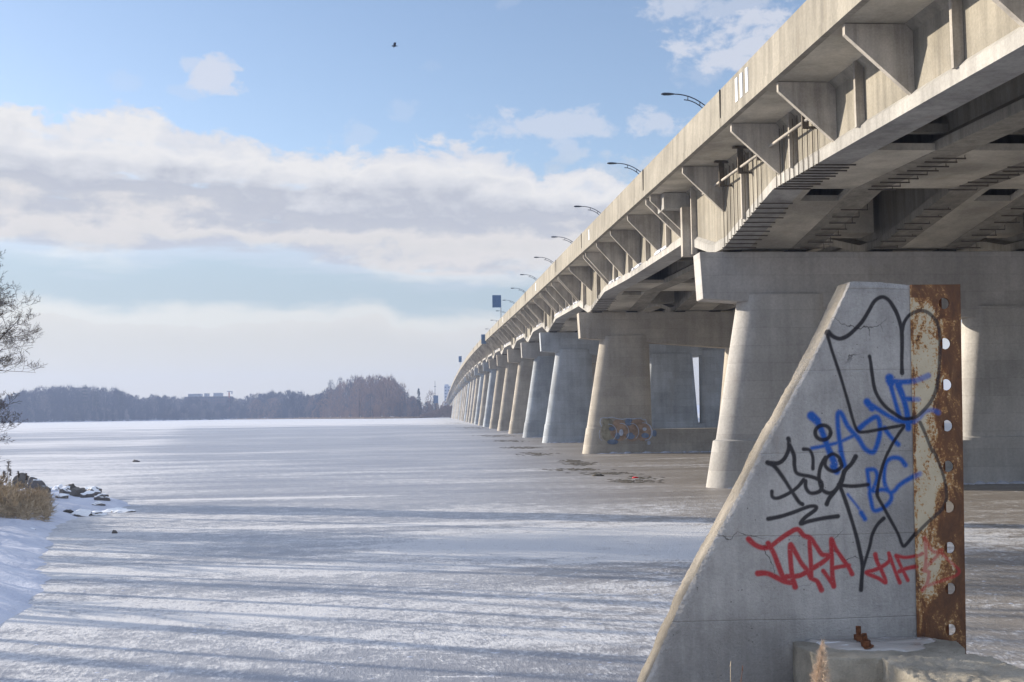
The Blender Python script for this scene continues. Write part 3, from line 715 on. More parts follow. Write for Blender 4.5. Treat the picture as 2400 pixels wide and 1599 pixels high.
BLUE = [
 (za([(620,860),(720,870),(830,860),(930,820)]), 6.0), (za([(630,840),(640,880)]), 9.), (za([(700,880),(710,880)]), 8.),
 (za([(640,900),(670,1010),(710,1150)]), 5.2), (za([(700,900),(740,1000),(770,1120),(780,1240)]), 7.), (za([(740,1005),(850,1010)]), 5.),
 (za([(460,1040),(540,1090),(620,1140),(700,1180),(800,1190),(860,1160),(900,1110),(960,1095),(1010,1115)]), 5.4), (za([(450,1030),(490,1080)]), 8.),
 (za([(380,1250),(450,1190),(530,1150),(555,1240),(540,1340),(510,1420),(480,1430),(430,1400),(380,1320),(300,1230),(250,1130),(225,1115),(215,1150),(220,1250),(240,1400),(270,1540)]), 5.8),
 (za([(10,1400),(200,1360),(340,1300)]), 3.6), (za([(590,1240),(640,1310),(700,1370)]), 5.),
 (za([(20,1150),(60,1200),(100,1290),(140,1400),(190,1520)])+zb_([(880,150),(910,190)]), 7.5), (za([(5,1140),(50,1180)]), 9.),
 (zb_([(940,20),(960,90),(970,150)]), 5.),
 (zb_([(1470,140),(1430,90),(1370,80),(1320,110),(1300,180),(1300,280),(1330,350),(1370,360),(1440,290),(1580,210)]), 5.),
 (zb_([(1160,180),(1220,180),(1240,240),(1210,330),(1180,360),(1190,430),(1215,510),(1290,490),(1350,430),(1350,370),(1290,340),(1190,350),(1170,260),(1160,190)]), 4.6),
 (zb_([(1110,530),(1140,580)]), 5.), (zb_([(1000,380),(1080,480),(1110,530)]), 2.2)]
# paint lies on the wall: measure how far each wall point is from each sprayed line (metres)
def to_wall(p): q = onY(p[0], p[1], WY); return (q.x, q.z)
def cover(X, Z, strokes, soft=.006):
    out = np.zeros(X.shape)
    for pts, w in strokes:
        P_ = np.array([to_wall(p) for p in smooth_line(pts, 5)]); wr = w*WY/F*(1.12 if strokes is BLACK else 1.)
        lo, hi = P_.min(0)-wr-.05, P_.max(0)+wr+.05
        m_ = (X > lo[0]) & (X < hi[0]) & (Z > lo[1]) & (Z < hi[1])
        if not m_.any(): continue
        x, z = X[m_], Z[m_]; d = np.full(x.shape, 9.)
        NP = len(P_)
        for ii, (a, b) in enumerate(zip(P_[:-1], P_[1:])):
            tt_ = ii/NP; ww = wr*(.14*noise.noise(Vector((a[0]*9, a[1]*9, w)))+.16*math.exp(-(min(tt_, 1-tt_)*NP/3)**2)-.07)
            ab = b-a; L2 = max(ab@ab, 1e-9); t = np.clip(((x-a[0])*ab[0]+(z-a[1])*ab[1])/L2, 0, 1)
            d = np.minimum(d, np.hypot(x-a[0]-t*ab[0], z-a[1]-t*ab[1])-ww)
        c = np.clip((wr+soft*.6-d)/soft, 0, 1); c = c*c*(3-2*c)
        out[m_] = np.maximum(out[m_], c)
    return out
def paint_attr(me, X, Z, plate=False):
    n = len(X); k = cover(X, Z, BLACK, .010); r_ = cover(X, Z, RED, .013); r2 = cover(X, Z, RED2, .014)*.6; bl = cover(X, Z, BLUE, .024)
    spec = rng.random(n)
    k = k*(.93 if not plate else .80); bl = bl*(.95 if not plate else .66); r_ = np.maximum(r_*(.93 if not plate else .7), r2)
    a = me.color_attributes.new('paint', 'FLOAT_COLOR', 'POINT')
    a.data.foreach_set('color', np.stack([k, r_, bl, np.ones(n)], 1).astype(np.float32).ravel())
def with_paint(N, b, base, rough=None):
    at = N.n('ShaderNodeAttribute', attribute_name='paint', attribute_type='GEOMETRY')
    s_ = N.n('ShaderNodeSeparateColor', {0: at.outputs['Color']})
    pos = N.n('ShaderNodeNewGeometry').outputs['Position']
    chip = N.sstep(N.noise(pos, 60, 4, .7), .30, .42, .35, 1)
    c = N.mix(N.m('MULTIPLY', s_.outputs[2], chip), base, (.003, .085, .38))
    c = N.mix(N.m('MULTIPLY', s_.outputs[1], chip), c, (.40, .022, .028))
    c = N.mix(N.m('MULTIPLY', s_.outputs[0], N.sstep(N.noise(pos, 45, 4, .8), .29, .37, .25, 1)), c, (.014, .012, .016))
    N.t.links.new(c, b.inputs['Base Color'])
wm, WN, wb, wcol = concrete('wall_concrete', (.43, .41, .39), 3.0, .30, .30, .34, 22, .5, crack=True); with_paint(WN, wb, wcol)
M['wall_edge'] = concrete('wall_edge_concrete', (.46, .41, .34), 4.0, .1, 0, .35, 30, .9)[0]

wall = thing('graffiti_wall', (3.0, WY+.12, .4), 'tapering concrete wall with black, red and blue graffiti and a rusty perforated steel edge', 'wall')
p_tl, p_tr, p_br, p_bl = onY(1991, 660, WY), onY(2133, 668, WY), onY(2149, 1599, WY), onY(1515, 1560, WY)
ztop_w = p_tl.z
def left_x(z):        # sloping left edge of the front face
    pts = [(1990, 662), (1924, 800), (1886, 875), (1827, 983), (1808, 1012), (1735, 1157), (1679, 1259), (1603, 1401), (1516, 1599), (1430, 1790)]
    q = [onY(x, y, WY) for x, y in pts]; q = sorted([(v.z, v.x) for v in q]); return interp(z, q)
def wall_top(t): return interp(t, [(0, ztop_w-.012), (.03, ztop_w), (.1, ztop_w+.003), (.5, ztop_w-.004), (1, p_tr.z)])
NZ, NX = 520, 400
zlow = .38; rows = np.linspace(0, 1, NZ); cols = np.linspace(0, 1, NX)
V = np.zeros((NZ, NX, 3))
for i, rz in enumerate(rows):
    for_x1 = p_br.x+(p_tr.x-p_br.x)*rz
    z_mid = zlow+(ztop_w-zlow)*rz
    xl = left_x(z_mid)+.006*noise.noise(Vector((z_mid*9, 3, 0)))+.005*noise.noise(Vector((z_mid*31, 1, 0)))
    if z_mid > ztop_w-.03: xl += 0
    tx = cols
    V[i, :, 0] = xl+(for_x1-xl)*tx
    V[i, :, 2] = zlow+(np.array([wall_top(t) for t in (0, .02, .05, .1, .3, .6, 1)]).mean() if False else (ztop_w-zlow))*rz
V[:, :, 2] += np.array([wall_top(t)-ztop_w for t in cols])[None, :]*rows[:, None]**8
V[:, :, 1] = WY
for i in range(NZ):
    for j in range(0, NX):
        if j < 30:
            p = Vector((V[i, j, 0]*14, 0, V[i, j, 2]*14)); w = max(0, 1-j/14)
            V[i, j, 1] += max(0, .022*w*w+.010*noise.noise(p)*w+ .008*w*noise.noise(p*3))
        if NZ-1-i < 6: V[i, j, 1] += .003*(6-(NZ-1-i))
th = .25
idx = np.arange(NZ*NX).reshape(NZ, NX)
fs = np.stack([idx[:-1, :-1], idx[:-1, 1:], idx[1:, 1:], idx[1:, :-1]], -1).reshape(-1, 4)
vs = V.reshape(-1, 3)
# back verts along the outline (left edge and top)
nb0 = len(vs); K = 7
side = []; 
for i in range(NZ):
    for k in range(1, K+1):
        q = V[i, 0].copy(); y_ = V[i, 0, 1]+(WY+th-V[i, 0, 1])*k/K
        q[1] = y_; q[0] += .010*noise.noise(Vector((y_*12, q[2]*7, 0)))-(.006 if 0 < k < K else 0)
        side.append(q)
tops = []
for j in range(NX):
    q = V[-1, j].copy(); q[1] = WY+th; tops.append(q)
vs = np.vstack([vs, np.array(side), np.array(tops)])
sf = []
def sid(i, k): return idx[i, 0] if k == 0 else nb0+i*K+k-1
for i in range(NZ-1):
    for k in range(K): sf.append((sid(i, k), sid(i+1, k), sid(i+1, k+1), sid(i, k+1)))
nt0 = nb0+NZ*K; tf = []
for j in range(NX-1): tf.append((idx[-1, j], idx[-1, j+1], nt0+j+1, nt0+j))
bb = [tuple(sid(0, K) if False else int(v)) for v in []] if False else []
b_ = MB(); b_.v = [tuple(map(float, p)) for p in vs]
b_.f = [tuple(map(int, f)) for f in fs]+[tuple(map(int, f)) for f in sf]+[tuple(map(int, f)) for f in tf]
b_.mi = [0]*len(fs)+[1]*len(sf)+[1]*len(tf)
nv = len(b_.v)
# plain back face
b_.v += [(left_x(zlow), WY+th, zlow), (p_br.x, WY+th, zlow), (p_tr.x, WY+th, ztop_w-.01), (left_x(ztop_w), WY+th, ztop_w-.01)]
b_.f.append((nv, nv+3, nv+2, nv+1)); b_.mi.append(0)
wo = b_.build('wall_body', [wm, M['wall_edge']], wall)
A = np.array(b_.v); paint_attr(wo.data, A[:, 0], A[:, 2])

# rusty plate with a row of bolt holes, standing just proud of the wall face
pl0, pl1, pl2, pl3 = onY(2131, 668, WY), onY(2248, 668.5, WY), onY(2262, 1540, WY), onY(2149, 1540, WY)
holes = [onY(x, y, WY) for x, y in [(2210, 712), (2213, 806), (2216, 902), (2218, 998), (2220, 1093), (2222, 1188), (2223.5, 1283.5), (2225, 1379), (2226, 1475)]]
HR = 13.6*WY/F
NZp, NXp = 860, 118
gz, gx = np.meshgrid(np.linspace(0, 1, NZp), np.linspace(0, 1, NXp), indexing='ij')
PX = (pl3.x+(pl0.x-pl3.x)*gz)*(1-gx)+(pl2.x+(pl1.x-pl2.x)*gz)*gx
PZ = pl3.z+(pl0.z-pl3.z)*gz
cell = (pl1.x-pl0.x)/NXp
for h in holes:
    d = np.hypot(PX-h.x, PZ-h.z); m_ = np.abs(d-HR) < cell*.72
    PX[m_] = h.x+(PX[m_]-h.x)*HR/d[m_]; PZ[m_] = h.z+(PZ[m_]-h.z)*HR/d[m_]
idx = np.arange(NZp*NXp).reshape(NZp, NXp)
fs = np.stack([idx[:-1, :-1], idx[:-1, 1:], idx[1:, 1:], idx[1:, :-1]], -1).reshape(-1, 4)
cx = PX.ravel()[fs].mean(1); cz = PZ.ravel()[fs].mean(1); keep = np.ones(len(fs), bool)
for h in holes: keep &= np.hypot(cx-h.x, cz-h.z) > HR*.985
fs = fs[keep]
b_ = MB(); yy = WY-.020+.004*np.clip((gx-.06)/.05, -1, 0)**2*0+np.where(gx < .035, .012*(1-gx/.035), 0)
b_.v = list(zip(PX.ravel().tolist(), yy.ravel().tolist(), PZ.ravel().tolist())); b_.f = [tuple(map(int, f)) for f in fs]; b_.mi = [0]*len(fs)
pm, PN, pb = material('rusty_plate')
pos = PN.n('ShaderNodeNewGeometry').outputs['Position']
at = PN.n('ShaderNodeAttribute', attribute_name='coat', attribute_type='GEOMETRY').outputs['Fac']
n1 = PN.noise(PN.map(pos, (1, 1, .45)), 9, 7, .68, .6); n2 = PN.noise(pos, 55, 5, .7); n3 = PN.noise(PN.map(pos, (1, 1, .3), (4, 4, 4)), 5, 5, .6, 1.0)
rustc = PN.ramp(n1, [(.28, (.055, .022, .012)), (.42, (.13, .050, .018)), (.56, (.25, .10, .032)), (.70, (.42, .21, .08))])
rustc = PN.mix(PN.sstep(at, .34, .02, 0, .62), rustc, (.075, .036, .018))
rustc = PN.mix(PN.sstep(n3, .55, .75, 0, .6), rustc, (.34, .19, .09))
rustc = PN.mix(PN.sstep(n2, .5, .7, 0, .35), rustc, (.05, .018, .01))
coatm = PN.m('ADD', at, PN.m('ADD', PN.m('MULTIPLY', PN.m('SUBTRACT', n1, .5), 2.6), PN.m('MULTIPLY', PN.m('SUBTRACT', n2, .5), 1.7)))
cm = PN.sstep(coatm, .47, .56)
base = PN.mix(PN.sstep(coatm, .22, .46), rustc, (.40, .215, .075))
base = PN.mix(cm, base, PN.mix(PN.noise(pos, 12, 4), (.58, .50, .36), (.40, .33, .22)))
with_paint(PN, pb, base); pb.inputs['Roughness'].default_value = .75
bp = PN.n('ShaderNodeBump', {'Strength': .5, 'Distance': .01, 'Height': PN.m('ADD', n2, n1)}); PN.t.links.new(bp.outputs[0], pb.inputs['Normal'])
po = b_.build('bolt_plate', pm, wall); po['label'] = 'rusty steel plate with flaking cream paint and a row of round bolt holes'
A = np.array(b_.v); paint_attr(po.data, A[:, 0], A[:, 2], True)
gx_ = gx.ravel(); gz_ = gz.ravel()
edge = np.interp(gz_, [0, .05, .10, .14, .20, .26, .32, .38, .45, .5, .56, .62, .68, .75, .82, .9, .93, .97, 1.0], [.0, .05, .05, .10, .52, .60, .20, .50, .62, .60, .42, .38, .50, .60, .48, .66, .60, .05, .0])
coat = np.clip(.37+(edge-gx_)*1.4, 0, .66); coat = np.where(gz_ > .965, coat*.3, coat); coat = np.where(gx_ < .05, coat*.7, coat)
a = po.data.color_attributes.new('coat', 'FLOAT_COLOR', 'POINT'); a.data.foreach_set('color', np.stack([coat, coat, coat, np.ones_like(coat)], 1).astype(np.float32).ravel())
sm = po.modifiers.new('solid', 'SOLIDIFY'); sm.thickness = .018; sm.offset = -1
# second leg of the section behind the plate, hiding half of every hole
b_ = MB(); xh = [h.x for h in holes]
b_.loft([[(pl3.x+.03, WY+.02, pl3.z), (holes[-1].x+.001, WY+.02, pl3.z), (holes[-1].x+.001, WY+.30, pl3.z), (pl3.x+.03, WY+.30, pl3.z)],
         [(pl0.x+.03, WY+.02, pl0.z-.004), (holes[0].x+.002, WY+.02, pl0.z-.004), (holes[0].x+.002, WY+.30, pl0.z-.004), (pl0.x+.03, WY+.30, pl0.z-.004)]])
o = b_.build('steel_web', M['rust'], wall); fixn(o)

# ------------------------------------------------------------------ broken concrete footing in front of the wall
def rocky(name, poly, z0, z1, mat, parent=None, amp=.02, seed=0, cell=.035, round_=.02, topf=None):
    """prism over a plan polygon: remeshed to small faces and roughened"""
    import bmesh
    bm = bmesh.new(); vb = [bm.verts.new((x, y, z0)) for x, y in poly]; vt = [bm.verts.new((x, y, z1 if topf is None else topf(x, y))) for x, y in poly]
    n = len(poly); bm.faces.new(vb[::-1]); bm.faces.new(vt)
    for i in range(n): bm.faces.new((vb[i], vb[(i+1) % n], vt[(i+1) % n], vt[i]))
    bmesh.ops.recalc_face_normals(bm, faces=bm.faces); me = bpy.data.meshes.new(name); bm.to_mesh(me); bm.free()
    o = bpy.data.objects.new(name, me); COL.objects.link(o)
    rm = o.modifiers.new('r', 'REMESH'); rm.mode = 'VOXEL'; rm.voxel_size = cell; dg = bpy.context.evaluated_depsgraph_get(); dg.update()
    me2 = bpy.data.meshes.new_from_object(o.evaluated_get(dg)); o.modifiers.clear(); o.data = me2; me2.name = name
    nv = len(me2.vertices); co = np.zeros(nv*3); me2.vertices.foreach_get('co', co); co = co.reshape(-1, 3)
    no = np.array([v.normal[:] for v in me2.vertices])
    dsp = np.array([noise.fractal(Vector(p)*4+Vector((seed, 0, 0)), 1., 2., 3)*.4+(abs(noise.noise(Vector(p)*13+Vector((seed, 5, 0))))-.25)*.5+noise.fractal(Vector(p)*34+Vector((seed, 5, 0)), 1., 2., 3)*.14 for p in co])
    co += no*dsp[:, None]*amp
    if parent is not None: co -= np.array(parent.location)
    me2.vertices.foreach_set('co', co.ravel()); me2.polygons.foreach_set('use_smooth', [True]*len(me2.polygons)); me2.materials.clear(); me2.materials.append(mat); me2.update()
    if parent is not None: o.parent = parent
    return o
M['footing'] = concrete('footing_concrete', (.50, .455, .375), 5, .1, 0, .4, 34, .9)[0]
BZ = 1.03
foot = thing('concrete_footing', (2.9, 7.4, .4), 'broken concrete footing block at the foot of the graffiti wall, icy on top', 'concrete block')
c1 = [(2.56, 7.985), (2.53, 7.84), (2.615, 7.40), (3.02, 7.385), (3.55, 7.42), (3.63, 7.55), (3.72, 7.86), (3.60, 7.985)]
rocky('footing_block', c1, .25, BZ-.004, M['footing'], foot, .022, 1, .011)
slab = rocky('broken_slab', [(2.99, 7.44), (2.955, 7.22), (2.965, 6.90), (3.02, 6.66), (3.45, 6.58), (3.63, 6.68), (3.84, 6.98), (3.77, 7.20), (3.66, 7.44)], .25, BZ-.012, M['footing'], foot, .038, 7, .011, topf=lambda x, y: BZ-.004-.05*max(0, (7.0-y))-.06*max(0, x-3.5))
slab['label'] = 'rough broken slab at the front of the footing'
im, IN, ib = material('clear_ice'); ib.inputs['Base Color'].default_value = (.50, .52, .60, 1); ib.inputs['Roughness'].default_value = .16; ib.inputs['Specular IOR Level'].default_value = .6
pos = IN.n('ShaderNodeNewGeometry').outputs['Position']; n_ = IN.noise(IN.map(pos, (4, 11, 4)), 1, 5, .6, .5)
IN.t.links.new(IN.mix(IN.sstep(n_, .56, .66), (.33, .31, .29), (.66, .67, .70)), ib.inputs['Base Color'])
IN.t.links.new(IN.n('ShaderNodeBump', {'Strength': .3, 'Distance': .02, 'Height': n_}).outputs[0], ib.inputs['Normal'])
b_ = MB(); n = 60; ring = []; c = (3.02, 7.74); 
pts = [(2.66, 7.96), (2.72, 7.80), (2.78, 7.66), (2.95, 7.60), (3.12, 7.58), (3.22, 7.54), (3.38, 7.62), (3.42, 7.75), (3.55, 7.84), (3.50, 7.96)]
pts = [(x+.01*nz(x*9, y*9), y) for x, y in smooth_line(pts+[pts[0]], 6)[:-1]]
n = len(pts)
b_.add([(x, y, BZ-.005) for x, y in pts]+[(c[0]+(x-c[0])*.93, c[1]+(y-c[1])*.93, BZ+.012) for x, y in pts]+[(c[0], c[1], BZ+.016)], [(i, (i+1) % n, n+(i+1) % n, n+i) for i in range(n)]+[(n+i, n+(i+1) % n, 2*n) for i in range(n)])
o = b_.build('ice_patch', im, foot, True)
o['label'] = 'thin glossy ice frozen on the footing'
def bolt(q, lean, h, washer):
    r_ = thing('rusty_bolt', (q.x, q.y, BZ), '', 'bolt')
    b_ = MB(); d = Vector((lean, 0, 1)).normalized(); p = Vector((q.x, q.y, BZ))
    b_.tube([p+d*t for t in (-.03, h)], .017, 10)
    for k in range(7): b_.tube([p+d*(h*.62+k*.007), p+d*(h*.62+k*.007+.0035)], .0195, 10)
    b_.build('threaded_rod', M['rust'], r_)
    b_ = MB(); b_.tube([p+d*.022, p+d*.058], .034, 6); b_.build('hex_nut', M['rust'], r_)
    if washer: b_ = MB(); b_.tube([p+d*.012, p+d*.018], .05, 16); b_.build('washer', M['rust'], r_)
    return r_
bolt(onZ(2013, 1507, BZ), 0, .115, False)['label'] = 'upright rusty anchor bolt standing in the ice on the footing'
bolt(onZ(2032, 1521, BZ), -.18, .098, True)['label'] = 'tilted rusty anchor bolt with a washer, front one of the two on the footing'

# ------------------------------------------------------------------ reed plume and stalks close to the camera
root = thing('reed_plume', (2.25, 6.1, .5), 'feathery beige reed plume rising in front of the concrete footing', 'reed')
tip, bs = onY(1929, 1497, 6.0), onY(1925, 1720, 6.0)
b_ = MB(); b_.tube([(bs.x+.01, 6.0, .42), (bs.x, 6.0, bs.z+.1), (tip.x, 6.0, tip.z-.12)], [.004, .0035, .002], 6); b_.build('stem', M['reed'], root)
b_ = MB()
for k in range(1500):
    t = random.random()**.8; ax = Vector((tip.x+(onY(1918, 1640, 6).x-tip.x)*t, 6.0, tip.z+(onY(1918, 1640, 6).z-tip.z)*t))
    w = .055*(t**.75)+.006; a = random.uniform(0, 2*pi); d = Vector((cos(a)*w*random.uniform(.2, 1), sin(a)*w*.7, -random.uniform(.01, .05)))
    l = random.uniform(.02, .045); e = ax+d; dd = Vector((d.x*.4, d.y*.4, random.uniform(-.2, 1)*.04)).normalized()*l
    s_ = Vector((.0012, 0, 0)); b_.add([ax+d*.2-s_, ax+d*.2+s_, e, ], [(0, 1, 2)]); b_.add([e-s_, e+s_, e+dd+Vector((0, 0, -.012))], [(0, 1, 2)])
    b_.add([e+Vector((0, 0, -.0015)), e+Vector((0, 0, .0015)), e+dd], [(0, 1, 2)])
b_.build('plume', M['plume'], root)
for px, py, px2, lab in ((1712, 1562, 1713, 'short straight dry grass stalk at the foot of the graffiti wall'), (1740, 1572, 1722, 'short bent reddish grass stalk right of the straight one at the wall foot')):
    a, c = onY(px, py, 6.4), onY(px2, 1700, 6.4); b_ = MB(); b_.tube([(c.x, 6.4, .42), c, a], [.0035, .0028, .0015], 5); b_.tube([a, a+Vector((.003, 0, .03))], [.0035, .001], 5)
    tag(b_.build('grass_stalk', M['reed'] if px == 1712 else M['rust']), lab, 'grass stalk')

# ================================================================== LEFT SHORE
def rock(px, py, w, h, lab, seed, snow=0., Y=None, d=None):
    p = onZ(px, py, .12); Yr = p.y; ww = 1.45*w*Yr/F; hh = 1.35*h*Yr/F
    import bmesh
    bm = bmesh.new(); bmesh.ops.create_icosphere(bm, subdivisions=4, radius=1)
    rr = random.Random(seed); planes = [Vector((rr.uniform(-1, 1), rr.uniform(-1, 1), rr.uniform(-.2, 1))).normalized() for _ in range(9)]
    for v in bm.verts:
        c = v.co.copy()
        for q in planes:
            dd = c.dot(q)-.60
            if dd > 0: c -= q*dd*.97
        c += c.normalized()*.14*noise.fractal(c*2.2+Vector((seed, 0, 0)), 1., 2., 4)
        v.co = Vector((c.x*ww/2*1.15, c.y*ww*.42, c.z*hh*.72+hh*.35))
    base = Vector((p.x, p.y+ww*.2, max(0, bank_z(p.x, p.y))-.03))
    me = bpy.data.meshes.new('rock'); bm.to_mesh(me); bm.free(); me.polygons.foreach_set('use_smooth', [True]*len(me.polygons))
    me.materials.append(M['snow'] if snow > .95 else (M['snowrock'] if snow > 0 or seed % 2 == 0 else M['rock']))
    o = bpy.data.objects.new('rock', me); COL.objects.link(o); o.location = base; tag(o, lab, 'rock', 'rocks on the snowy point'); return o
m, N, b = material('rock_under_snow'); gm = N.n('ShaderNodeNewGeometry'); nzc = N.n('ShaderNodeSeparateXYZ', {0: gm.outputs['Normal']}).outputs[2]
k = N.sstep(N.m('ADD', nzc, N.m('MULTIPLY', N.m('SUBTRACT', N.noise(gm.outputs['Position'], 3, 4), .5), 1.1)), .35, .6)
N.t.links.new(N.mix(k, N.mix(N.noise(gm.outputs['Position'], 6, 5, .7), (.07, .065, .065), (.24, .22, .21)), (.82, .84, .87)), b.inputs['Base Color']); b.inputs['Roughness'].default_value = .85
M['snowrock'] = m
ROCKS = [(44, 1150, 34, 26, 'dark rounded boulder behind the reeds, highest on the left', 0), (78, 1162, 32, 22, 'brown boulder right of the rounded one at the reed edge', 0), (94, 1176, 24, 20, 'low brown boulder at the right end of the reeds', 0),
 (138, 1155, 22, 22, 'greenish square-ended block, upright in the middle of the point', 0), (158, 1152, 30, 18, 'long grey slab leaning on the square-ended block', 0), (150, 1166, 20, 16, 'dark pointed stone in front of the square-ended block', 0),
 (177, 1170, 26, 20, 'dark wedge-shaped stone right of the pointed stone', 0), (147, 1178, 22, 10, 'small flat dark stone low in the snow', 0), (196, 1160, 44, 16, 'snow-dusted long ridge slab behind the wedge stone', .5), (216, 1163, 26, 16, 'snow-capped stone at the end of the ridge slab', .5),
 (204, 1172, 26, 14, 'half-buried snowy stone right of the wedge stone', .5), (238, 1175, 28, 14, 'rounded snow-capped lump further out on the point', .5), (228, 1180, 20, 9, 'low dark stone under the snowy lump', .5), (262, 1186, 40, 8, 'thin flat slab pushed out towards the tip', .5), (285, 1187, 34, 7, 'last low snowy slab at the tip of the point', .5),
 (187, 1196, 40, 14, 'snow-crusted frozen clump low on the near side of the point', .5), (158, 1196, 20, 8, 'small dark stone left of the frozen clump', 0), (222, 1194, 34, 10, 'flat half-snowed slab right of the frozen clump', .5),
 (8, 1212, 26, 22, 'dark stone at the left edge of the picture below the reeds', .5), (73, 1214, 10, 8, 'tiny brown stone below the reeds', 0), (110, 1152, 30, 9, 'low snowy slab between boulders and square-ended block', .5), (74, 1235, 10, 4, 'tiny dark stone alone in the blue snow', 0), (30, 1206, 20, 8, 'small stone poking out of the snow beside the left edge', .5)]
for i, (px, py, w, h, lab, sn) in enumerate(ROCKS): rock(px, py+4, w, h, lab, i*3+1, sn)

# reeds
b_ = MB()
def reed_stem(x, y, h, w=.012, head=True):
    z0 = max(bank_z(x, y), 0)-.03; lx, ly = random.uniform(-.2, .26)*h, random.uniform(-.1, .1)*h
    a = random.uniform(0, pi); dx, dy = cos(a)*w/2, sin(a)*w/2
    p0, p1, p2 = Vector((x, y, z0)), Vector((x+lx*.35, y+ly*.3, z0+h*.6)), Vector((x+lx, y+ly, z0+h))
    o_ = Vector((dx, dy, 0)); b_.add([p0-o_, p0+o_, p1+o_*.8, p1-o_*.8, p2+o_*.5, p2-o_*.5], [(0, 1, 2, 3), (3, 2, 4, 5)])
    for q in range(random.randint(1, 3)):      # drooping leaves
        t = random.uniform(.25, .85); s_ = p0+(p1-p0)*(t/.6) if t < .6 else p1+(p2-p1)*((t-.6)/.4); d = Vector((random.uniform(-1, 1), random.uniform(-.5, .5), random.uniform(-.1, .8))).normalized()*random.uniform(.15, .4)
        b_.add([s_-Vector((0, 0, .012)), s_+Vector((0, 0, .012)), s_+d], [(0, 1, 2)])
    if head:
        for q in range(7):
            s_ = p2+(p2-p1).normalized()*random.uniform(-.05, .13)
            d = Vector((random.uniform(-.05, .07), random.uniform(-.04, .04), random.uniform(.02, .1)))
            b_.add([s_-Vector((.018, 0, 0)), s_+Vector((.018, 0, 0)), s_+d], [(0, 1, 2)])
for i in range(2100):
    px = -75+random.random()**.8*190+random.gauss(0, 9); py = 1184+random.random()*34-(px > 70)*6
    p = onZ(px, py, .2); edge_f = max(0, (px-20)/100)
    if random.random() < edge_f*.55: continue
    h = random.uniform(.16, .66)*max(.25, 1.12-max(0, px)/150+.25*noise.noise(Vector((px*.09, 0, 0))))*(1 if random.random() > .05 else 1.4)
    reed_stem(p.x, p.y, max(.15, h), .010, random.random() < .22)
tag(b_.build('reed_bed', M['reed']), 'dense bed of dry tan reeds on the snowy point at the left', 'reeds', kind='stuff')
TALL = [(-8, 1075, 'tall reddish reed stalk at the very left edge of the picture'), (20, 1082, 'tallest reed with a brown tufted head'), (24, 1102, 'reed with a thin head just right of the tallest one'), (43, 1107, 'short leaning reed head above the rounded boulder'), (62, 1112, 'slender single reed right of the rounded boulder'), (10, 1106, 'grey drooping reed left of the tallest one')]
for px, py, lab in TALL:
    b_ = MB(); p = onZ(px-3, 1196, .2); t = onY(px, py, p.y); r_ = thing('tall_reed', (p.x, p.y, max(0, bank_z(p.x, p.y))), lab, 'reed')
    b_.tube([p-Vector((0, 0, .2)), p.lerp(t, .6)+Vector((-.03, 0, 0)), t], [.009, .007, .004], 5); b_.build('stem', M['reed'], r_)
    b_ = MB()
    big = 1.6 if px == 20 else 1.0
    for q in range(70):
        s_ = t-Vector((0, 0, random.random()*.16*big)); d = Vector((random.uniform(-.05, .05)*big, random.uniform(-.05, .05), random.uniform(-.02, .06)))
        b_.add([s_-Vector((.006, 0, 0)), s_+Vector((.006, 0, 0)), s_+d*1.2, s_+d*.6+Vector((.012, 0, .01))], [(0, 1, 2, 3)])
    b_.build('seed_head', M['twig'], r_)

# bare trees on the left bank (all but one stand outside the picture; their shadows streak the ice)
def bare_tree(loc, H, r0_, seed, lab, spread=.5, levels=5, twig=True, lean=(0, 0), dens=1.0, bottom=.2, rmin=.0):
    rr = random.Random(seed); root = thing('bare_tree', loc, lab, 'tree', 'bare trees on the left bank'); T_ = MB(); B_ = MB()
    base = Vector(loc)
    def branch(mb, p, d, L, r_, lev):
        n = 5 if lev < 3 else 3; pts = [p]; rad = [r_]; q = p; dd = d.copy()
        for k in range(n):
            dd = (dd+Vector((rr.uniform(-.2, .2), rr.uniform(-.2, .2), rr.uniform(-.05, .15)))*(.6+.25*lev)).normalized(); q = q+dd*(L/n); pts.append(q); rad.append(r_*(1-(k+1)/n*.72))
        rad = [max(q_, rmin) for q_ in rad]; mb.tube(pts, rad, 7 if lev == 0 else (5 if lev < 2 else 3))
        if lev >= levels: return
        m_ = {0: int(9*dens), 1: int(6*dens), 2: int(6*dens), 3: 5, 4: 4, 5: 3}[lev]
        for k in range(m_):
            t = (bottom if lev == 0 else .2)+(1-(bottom if lev == 0 else .2))*(k+rr.random())/m_; t = min(t, .99); i = min(int(t*n), n-1); s_ = pts[i].lerp(pts[i+1], t*n-i)
            a = rr.uniform(0, 2*pi); side = Vector((cos(a), sin(a), 0)); side = (side-dd*side.dot(dd)).normalized()
            up = (pts[i+1]-pts[i]).normalized(); nd = (up*(1-spread)+side*spread*1.3+Vector((0, 0, .18))).normalized()
            branch(B_, s_, nd, L*rr.uniform(.38, .58)*(1.15-t*.5), rad[i]*.55, lev+1)
    branch(T_, base-Vector((0, 0, .2)), Vector((lean[0], lean[1], 1)).normalized(), H, r0_, 0)
    B_.v = B_.v; T_.build('trunk', M['bark'], root, True); B_.build('branches', M['twig'], root)
    return root
bare_tree((-13.5, 29, .45), 7.0, .08, 31, 'twiggy bare tree reaching into the picture at the left edge', .62, 5, rmin=.0036, lean=(.08, 0), dens=1.7, bottom=.12)
bare_tree((-13.1, 27.6, .4), 5.2, .055, 37, 'second thin bare tree whose fine twigs show at the left edge', .6, 5, rmin=.0032, lean=(.10, 0), dens=1.5, bottom=.1)
bare_tree((-14.7, 31.4, .5), 7.8, .08, 44, 'taller bare tree behind the first, its twigs crossing the left edge', .6, 5, rmin=.0034, lean=(.09, 0), dens=1.6, bottom=.3)
